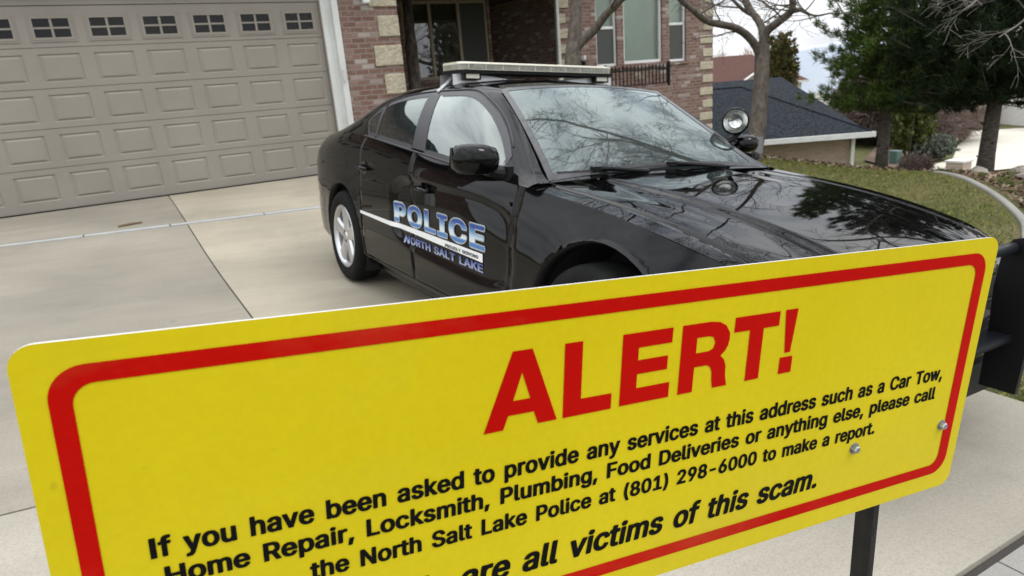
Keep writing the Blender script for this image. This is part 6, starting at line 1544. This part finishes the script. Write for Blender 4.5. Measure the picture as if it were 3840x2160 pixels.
def simple_house(name, E, ang, label, u0, u1, d1, hw, rh, wallm, roofm, front_gable=False, wins=(), gdoor=None, base=None):
    o = block(name, (E[0], E[1], gz(E[0], E[1])), ang, label)
    w_ = MB(); w_.box(u0, u1, 0.0, d1, -1.5, hw)
    if front_gable: w_.add([(u0, 0.0, hw), (u1, 0.0, hw), ((u0 + u1) / 2, 0.0, hw + rh)], [(0, 1, 2)])
    w_.build("wall", wallm, o)
    r_ = MB()
    if front_gable: gable(r_, u0 - 0.4, u1 + 0.4, -0.4, d1 + .4, hw - 0.4 * rh / ((u1 - u0) / 2) + 0.03, rh * (1 + 0.8 / (u1 - u0)))
    else: hiproof(r_, u0 - 0.45, u1 + 0.45, -0.45, d1 + .45, hw + 0.03, rh, min((u1 - u0), d1) * 0.45)
    r_.build("roof", roofm, o)
    f_ = MB()
    if front_gable:
        c_ = (u0 + u1) / 2; zz_ = hw - 0.4 * rh / ((u1 - u0) / 2); H_ = rh * (1 + 0.8 / (u1 - u0))
        for sg in (-1, 1):
            e_ = c_ + sg * ((u1 - u0) / 2 + 0.4)
            f_.add([(e_, -0.43, zz_ - .17), (c_, -0.43, zz_ + H_ - .17), (c_, -0.43, zz_ + H_ + .04), (e_, -0.43, zz_ + .04)], [(0, 1, 2, 3)])
            f_.add([(e_, -0.36, zz_ - .17), (c_, -0.36, zz_ + H_ - .17), (c_, -0.43, zz_ + H_ - .17), (e_, -0.43, zz_ - .17)], [(0, 1, 2, 3)])
    else: f_.box(u0 - 0.47, u1 + 0.47, -0.50, -0.455, hw - 0.16, hw + 0.03)
    f_.build("fascia", M["trim"], o)
    if base: b_ = MB(); b_.box(u0 - .03, u1 + .03, -0.04, 0.0, -1.5, base[0]); b_.build("brick_base", base[1], o)
    for (a, b2, c0, c1) in wins:
        k = MB(); k.box(a - .07, b2 + .07, -0.05, -0.003, c0 - .07, c1 + .07); fo = k.build("window", M["vinyl"], o)
        k = MB(); k.add([(a, -0.053, c0), (b2, -0.053, c0), (b2, -0.053, c1), (a, -0.053, c1)], [(0, 1, 2, 3)]); k.build("pane", M["darkpane"], fo)
    if gdoor:
        k = MB(); a, b2, h_ = gdoor
        for q in range(4): k.box(a, b2, -0.07, -0.002, q * h_ / 4 + 0.012, (q + 1) * h_ / 4 - 0.012)
        k.build("garage_door", M["vinyl"], o)
    return o
M["darkpane"] = pm("far_window_glass", (0.10, 0.13, 0.13), None, rough=0.1)
simple_house("brown_roof_house", (50.0, 29.0), R(-32), "distant house with brown hip roof and small white gable, left of the forked tree", -11.5, 0.0, 8, 1.55, 2.5, M["stucco"], M["brownroof"])
k = MB(); hB = [o for o in COL.objects if o.name == "brown_roof_house"][0]; hB.location.z += 0.9
gable(k, -5.6, -2.6, -1.2, 3.0, 1.75, 0.95); k.build("gable_roof", M["brownroof"], hB)
k = MB(); k.add([(-5.4, -1.0, 0.8), (-2.8, -1.0, 0.8), (-2.8, -1.0, 1.78), (-4.1, -1.0, 2.6), (-5.4, -1.0, 1.78)], [(0, 1, 2, 3, 4)]); k.build("gable_wall", M["tantrim"], hB)
k = MB()
for sg in (-1, 1): k.tube([(-4.1 + sg * 1.6, -1.22, 1.68), (-4.1, -1.22, 2.70)], 0.12, 4)
k.build("gable_trim", M["trim"], hB)
simple_house("gable_house", (44.5, 11.6), R(-31), "grey gabled house with white roof trim beyond the shrubs", -4.0, 0.0, 9, 1.7, 1.7, M["greyroof"], M["greyroof"], True)
simple_house("pale_house", (29.48, 9.46), R(-31), "pale grey house half hidden behind the pine trunk and the dark grey roof", -6.0, 0.0, 5, 1.5, 0.8, M["greyroof"], M["greyroof"])
simple_house("white_house", (41.0, 6.6), R(-31), "white house with a tall window and pink brick base at the right edge", -3.8, 4.0, 8, 3.1, 2.0, M["stucco"], M["greyroof"], False, [(-2.4, -1.7, 0.9, 2.3), (0.3, 1.2, 1.0, 2.2)], None, (0.85, M["pinkbrick"]))
simple_house("white_garage", (40.4, 1.0), R(-31), "white garage with a wide white door at the right edge, behind the pine trunk", -5.2, 1.0, 7, 2.6, 1.7, M["stucco"], M["greyroof"], False, (), (-4.6, -0.2, 2.1), (0.8, M["pinkbrick"]))

# far street, pale drive, bed and verge
def patch(name, outline, mat, lift, n=40):
    """a flat sheet draped on the ground inside an outline"""
    from mathutils.geometry import tessellate_polygon
    o_ = np.array(outline, float)
    tt = np.arange(len(o_) + 1); cl_ = np.vstack([o_, o_[:1]])
    u_ = np.linspace(0, len(o_), n * 2 + 1)[:-1]
    bx = np.interp(u_, tt, cl_[:, 0]); by = np.interp(u_, tt, cl_[:, 1])
    cx_, cy_ = bx.mean(), by.mean()
    P = []
    for f in np.linspace(0, 1, 14):
        xx = cx_ + (bx - cx_) * f; yy = cy_ + (by - cy_) * f
        P.append(np.stack([xx, yy, zground(xx, yy) + lift], -1))
    mb = MB(); mb.grid(np.array(P), closed=True)
    return tag(mb.build(name, mat, smooth=True), kind="structure")
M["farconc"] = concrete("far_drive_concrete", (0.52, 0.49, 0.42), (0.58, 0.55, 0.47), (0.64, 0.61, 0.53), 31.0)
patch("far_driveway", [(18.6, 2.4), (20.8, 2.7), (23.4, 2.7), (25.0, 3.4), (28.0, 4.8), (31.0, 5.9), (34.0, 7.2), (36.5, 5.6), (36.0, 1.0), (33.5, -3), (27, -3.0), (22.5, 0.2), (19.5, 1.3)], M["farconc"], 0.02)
patch("far_bed", [(20.6, 3.2), (23.3, 3.05), (24.9, 3.7), (27.9, 5.1), (30.8, 6.3), (30.0, 8.5), (26, 7.2), (22, 5.2)], pm("brown_bed_soil", (0.10, 0.065, 0.045), (0.16, 0.11, 0.08), 5, 1.0), 0.05)
patch("far_verge", [(19.4, -3.0), (21.2, -0.9), (25, -2.0), (30, -3.2), (29, -5.0), (23, -4.2)], M["verge"] if "verge" in M else gm, 0.06)
sp_ = MB(); sb_ = (18.52, 0.04, gz(18.52, 0.04))
pil = thing("brick_pillar", (18.52, 0.04, -2.62), "small pink brick pillar with a flat cap, just beyond the lawn edge", "pillar")
sp_.box(-0.24, 0.24, -0.24, 0.24, -0.3, 0.40); sp_.build("pillar_body", M["pinkbrick"], pil)
k = MB(); k.box(-0.27, 0.27, -0.27, 0.27, 0.40, 0.46); k.build("cap", M["stucco"], pil)
mbx = thing("mailbox", (25.6, -1.9, gz(25.6, -1.9)), "mailbox on a wooden post by the pale far driveway at the right edge", "mailbox")
k = MB(); k.box(-0.06, 0.06, -0.06, 0.06, -0.1, 1.0); k.build("post", M["twigs"], mbx)
k = MB(); k.box(-0.14, 0.14, -0.25, 0.25, 1.0, 1.12); k.tube([(0, -0.25, 1.12), (0, 0.25, 1.12)], 0.14, 16); k.build("box", M["pinkbrick"], mbx)
bn = thing("waste_bin", (21.6, 3.75, gz(21.6, 3.75)), "small teal bin standing on the far kerb behind the pine trunk", "bin")
k = MB(); k.add([(-.12, -.12, 0), (.12, -.12, 0), (.12, .12, 0), (-.12, .12, 0), (-.15, -.15, .48), (.15, -.15, .48), (.15, .15, .48), (-.15, .15, .48)], [(3, 2, 1, 0), (0, 1, 5, 4), (1, 2, 6, 5), (2, 3, 7, 6), (3, 0, 4, 7)]); k.build("bin_body", pm("teal_bin", (0.07, 0.13, 0.12), None, rough=0.6), bn)
k = MB(); k.box(-.16, .16, -.16, .16, .48, .52); k.build("lid", pm("teal_lid", (0.14, 0.20, 0.19), None, rough=0.6), bn)

# hills on the horizon, distance haze put into their colour
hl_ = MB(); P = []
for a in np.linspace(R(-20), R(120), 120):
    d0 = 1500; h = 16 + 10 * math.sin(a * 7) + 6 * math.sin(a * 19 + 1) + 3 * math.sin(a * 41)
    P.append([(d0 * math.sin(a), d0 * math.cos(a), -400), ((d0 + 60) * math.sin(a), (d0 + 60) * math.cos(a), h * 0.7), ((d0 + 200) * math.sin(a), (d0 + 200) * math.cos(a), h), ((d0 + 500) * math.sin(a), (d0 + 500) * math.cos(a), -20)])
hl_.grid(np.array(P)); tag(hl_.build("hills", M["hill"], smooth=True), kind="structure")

# ------------------------------------------------------------------ lawn, bed, stones
def inside_drive(x, y): return (x < 0.33) & (y < 0.1)
K = 150000
gx = rng.uniform(0.30, 9.0, K); gy = rng.uniform(-9.7, 2.0, K)
kx, ky = px_, py_
def bed_side(x, y):
    """positive beyond the kerb (towards the bed)"""
    i = np.argmin((x[:, None] - kx[None]) ** 2 + (y[:, None] - ky[None]) ** 2, 1)
    i = np.clip(i, 0, len(kx) - 2); tx_, ty_ = kx[i + 1] - kx[i], ky[i + 1] - ky[i]
    return (tx_ * (y - ky[i]) - ty_ * (x - kx[i])) / np.hypot(tx_, ty_)
bs_ = np.concatenate([bed_side(gx[i:i + 20000], gy[i:i + 20000]) for i in range(0, K, 20000)])
keep = (gx < EXY(gy) + 0.75) & ((bs_ < -0.09) | (gy > -3.4))
gx, gy = gx[keep], gy[keep]; K = len(gx)
h = rng.uniform(0.018, 0.045, K); a = rng.uniform(0, 6.283, K); wv = rng.uniform(0.0025, 0.005, K)
gz_ = zground(gx, gy) - 0.032
lx, ly = rng.normal(0, 0.022, K), rng.normal(0, 0.022, K)
V = np.stack([np.stack([gx - np.cos(a) * wv, gy - np.sin(a) * wv, gz_], -1), np.stack([gx + np.cos(a) * wv, gy + np.sin(a) * wv, gz_], -1), np.stack([gx + lx, gy + ly, gz_ + h], -1)], 1).reshape(-1, 3)
tag(npmesh("grass", V, np.arange(K * 3).reshape(-1, 3), M["grassb"]), kind="stuff")
# mulch and dry leaves in the bed and along the lawn edge
K = 26000
mx_ = rng.uniform(3.2, 10.6, K); my_ = rng.uniform(-9.5, -1.0, K)
bs_ = bed_side(mx_, my_)
edge = np.abs(mx_ - EXY(my_) - 0.85) < 0.28
keep = ((bs_ > 0.09) & (my_ < -3.2)) | (edge & (my_ >= -4.9)) & (rng.random(K) < 0.8)
mx_, my_ = mx_[keep], my_[keep]; K = len(mx_)
mz = zground(mx_, my_) - 0.03 + rng.uniform(0.0, 0.035, K)
c_ = np.stack([mx_, my_, mz], -1); d1 = rng.normal(size=(K, 3)) * [1, 1, 0.4]; d1 /= np.linalg.norm(d1, axis=1, keepdims=True)
d2 = np.cross(d1, rng.normal(size=(K, 3)) * [0.4, 0.4, 1]); d2 /= np.linalg.norm(d2, axis=1, keepdims=True) + 1e-9
l1 = rng.uniform(0.012, 0.045, (K, 1)); l2 = rng.uniform(0.006, 0.018, (K, 1))
V = np.stack([c_ - d1 * l1 - d2 * l2, c_ + d1 * l1 - d2 * l2, c_ + d1 * l1 + d2 * l2, c_ - d1 * l1 + d2 * l2], 1).reshape(-1, 3)
tag(npmesh("mulch_litter", V, np.arange(K * 4).reshape(-1, 4), M["mulch"]), kind="stuff")
# sprouting ground cover in the bed
cen, dr_ = [], []
for _ in range(420):
    x, y = random.uniform(4.5, 9.5), random.uniform(-8.6, -4.2)
    if bed_side(np.array([x]), np.array([y]))[0] > 0.14 and math.sin(x * 3.1) + math.cos(y * 3.7) > 0.1:
        cen.append((x, y, gz(x, y) - 0.02)); dr_.append((0, 0, 1.0))
V, F_ = needles(cen, dr_, 16, 0.075, 0.009, 0.7)
tag(npmesh("ground_cover", V, F_, island("bed_leaves", [(0, (0.06, 0.10, 0.02)), (1, (0.15, 0.17, 0.05))])), kind="stuff")
def rock(x, y, s, label):
    bm = bmesh.new(); bmesh.ops.create_icosphere(bm, subdivisions=3, radius=1.0)
    off = Vector((random.uniform(0, 50), random.uniform(0, 50), 0)); from mathutils import noise as mn
    sc_ = (s * random.uniform(0.9, 1.4), s * random.uniform(0.7, 1.0), s * random.uniform(0.45, 0.7))
    for v in bm.verts:
        k = 1 + 0.35 * mn.noise(v.co * 1.3 + off) + 0.12 * mn.noise(v.co * 3.5 + off)
        v.co = Vector((v.co.x * sc_[0], v.co.y * sc_[1], v.co.z * sc_[2])) * k
    me = bpy.data.meshes.new("rock"); bm.to_mesh(me); bm.free(); me.materials.append(M["rock"])
    o = link(bpy.data.objects.new("rock", me)); o.location = (x, y, gz(x, y) + s * 0.12); o.rotation_euler = (0, 0, random.uniform(0, 6))
    return tag(o, label, "rock", "rocks in the planting bed")
RK = "rough grey brown rock lying in the planting bed behind the lawn kerb"
for (x, y, s) in ((6.9, -5.9, 0.10), (7.2, -6.3, 0.13), (7.7, -6.0, 0.11), (6.5, -6.6, 0.09), (7.0, -7.0, 0.12), (6.0, -7.0, 0.10), (6.3, -7.5, 0.13), (5.6, -7.5, 0.09), (7.9, -6.7, 0.14), (8.2, -5.9, 0.10)):
    rock(x, y, s, RK)
rock(7.4, -6.75, 0.26, "largest brown boulder in the planting bed at the right edge")
lg = MB(); lg.tube([(6.35, -6.75, gz(6.35, -6.75) + 0.03), (6.9, -6.55, gz(6.9, -6.55) + 0.07), (7.35, -6.5, gz(7.35, -6.5) + 0.05)], [0.025, 0.03, 0.02], 7)
tag(lg.build("fallen_branch", M["palebark"]), "pale dry branch lying across the planting bed", "branch")
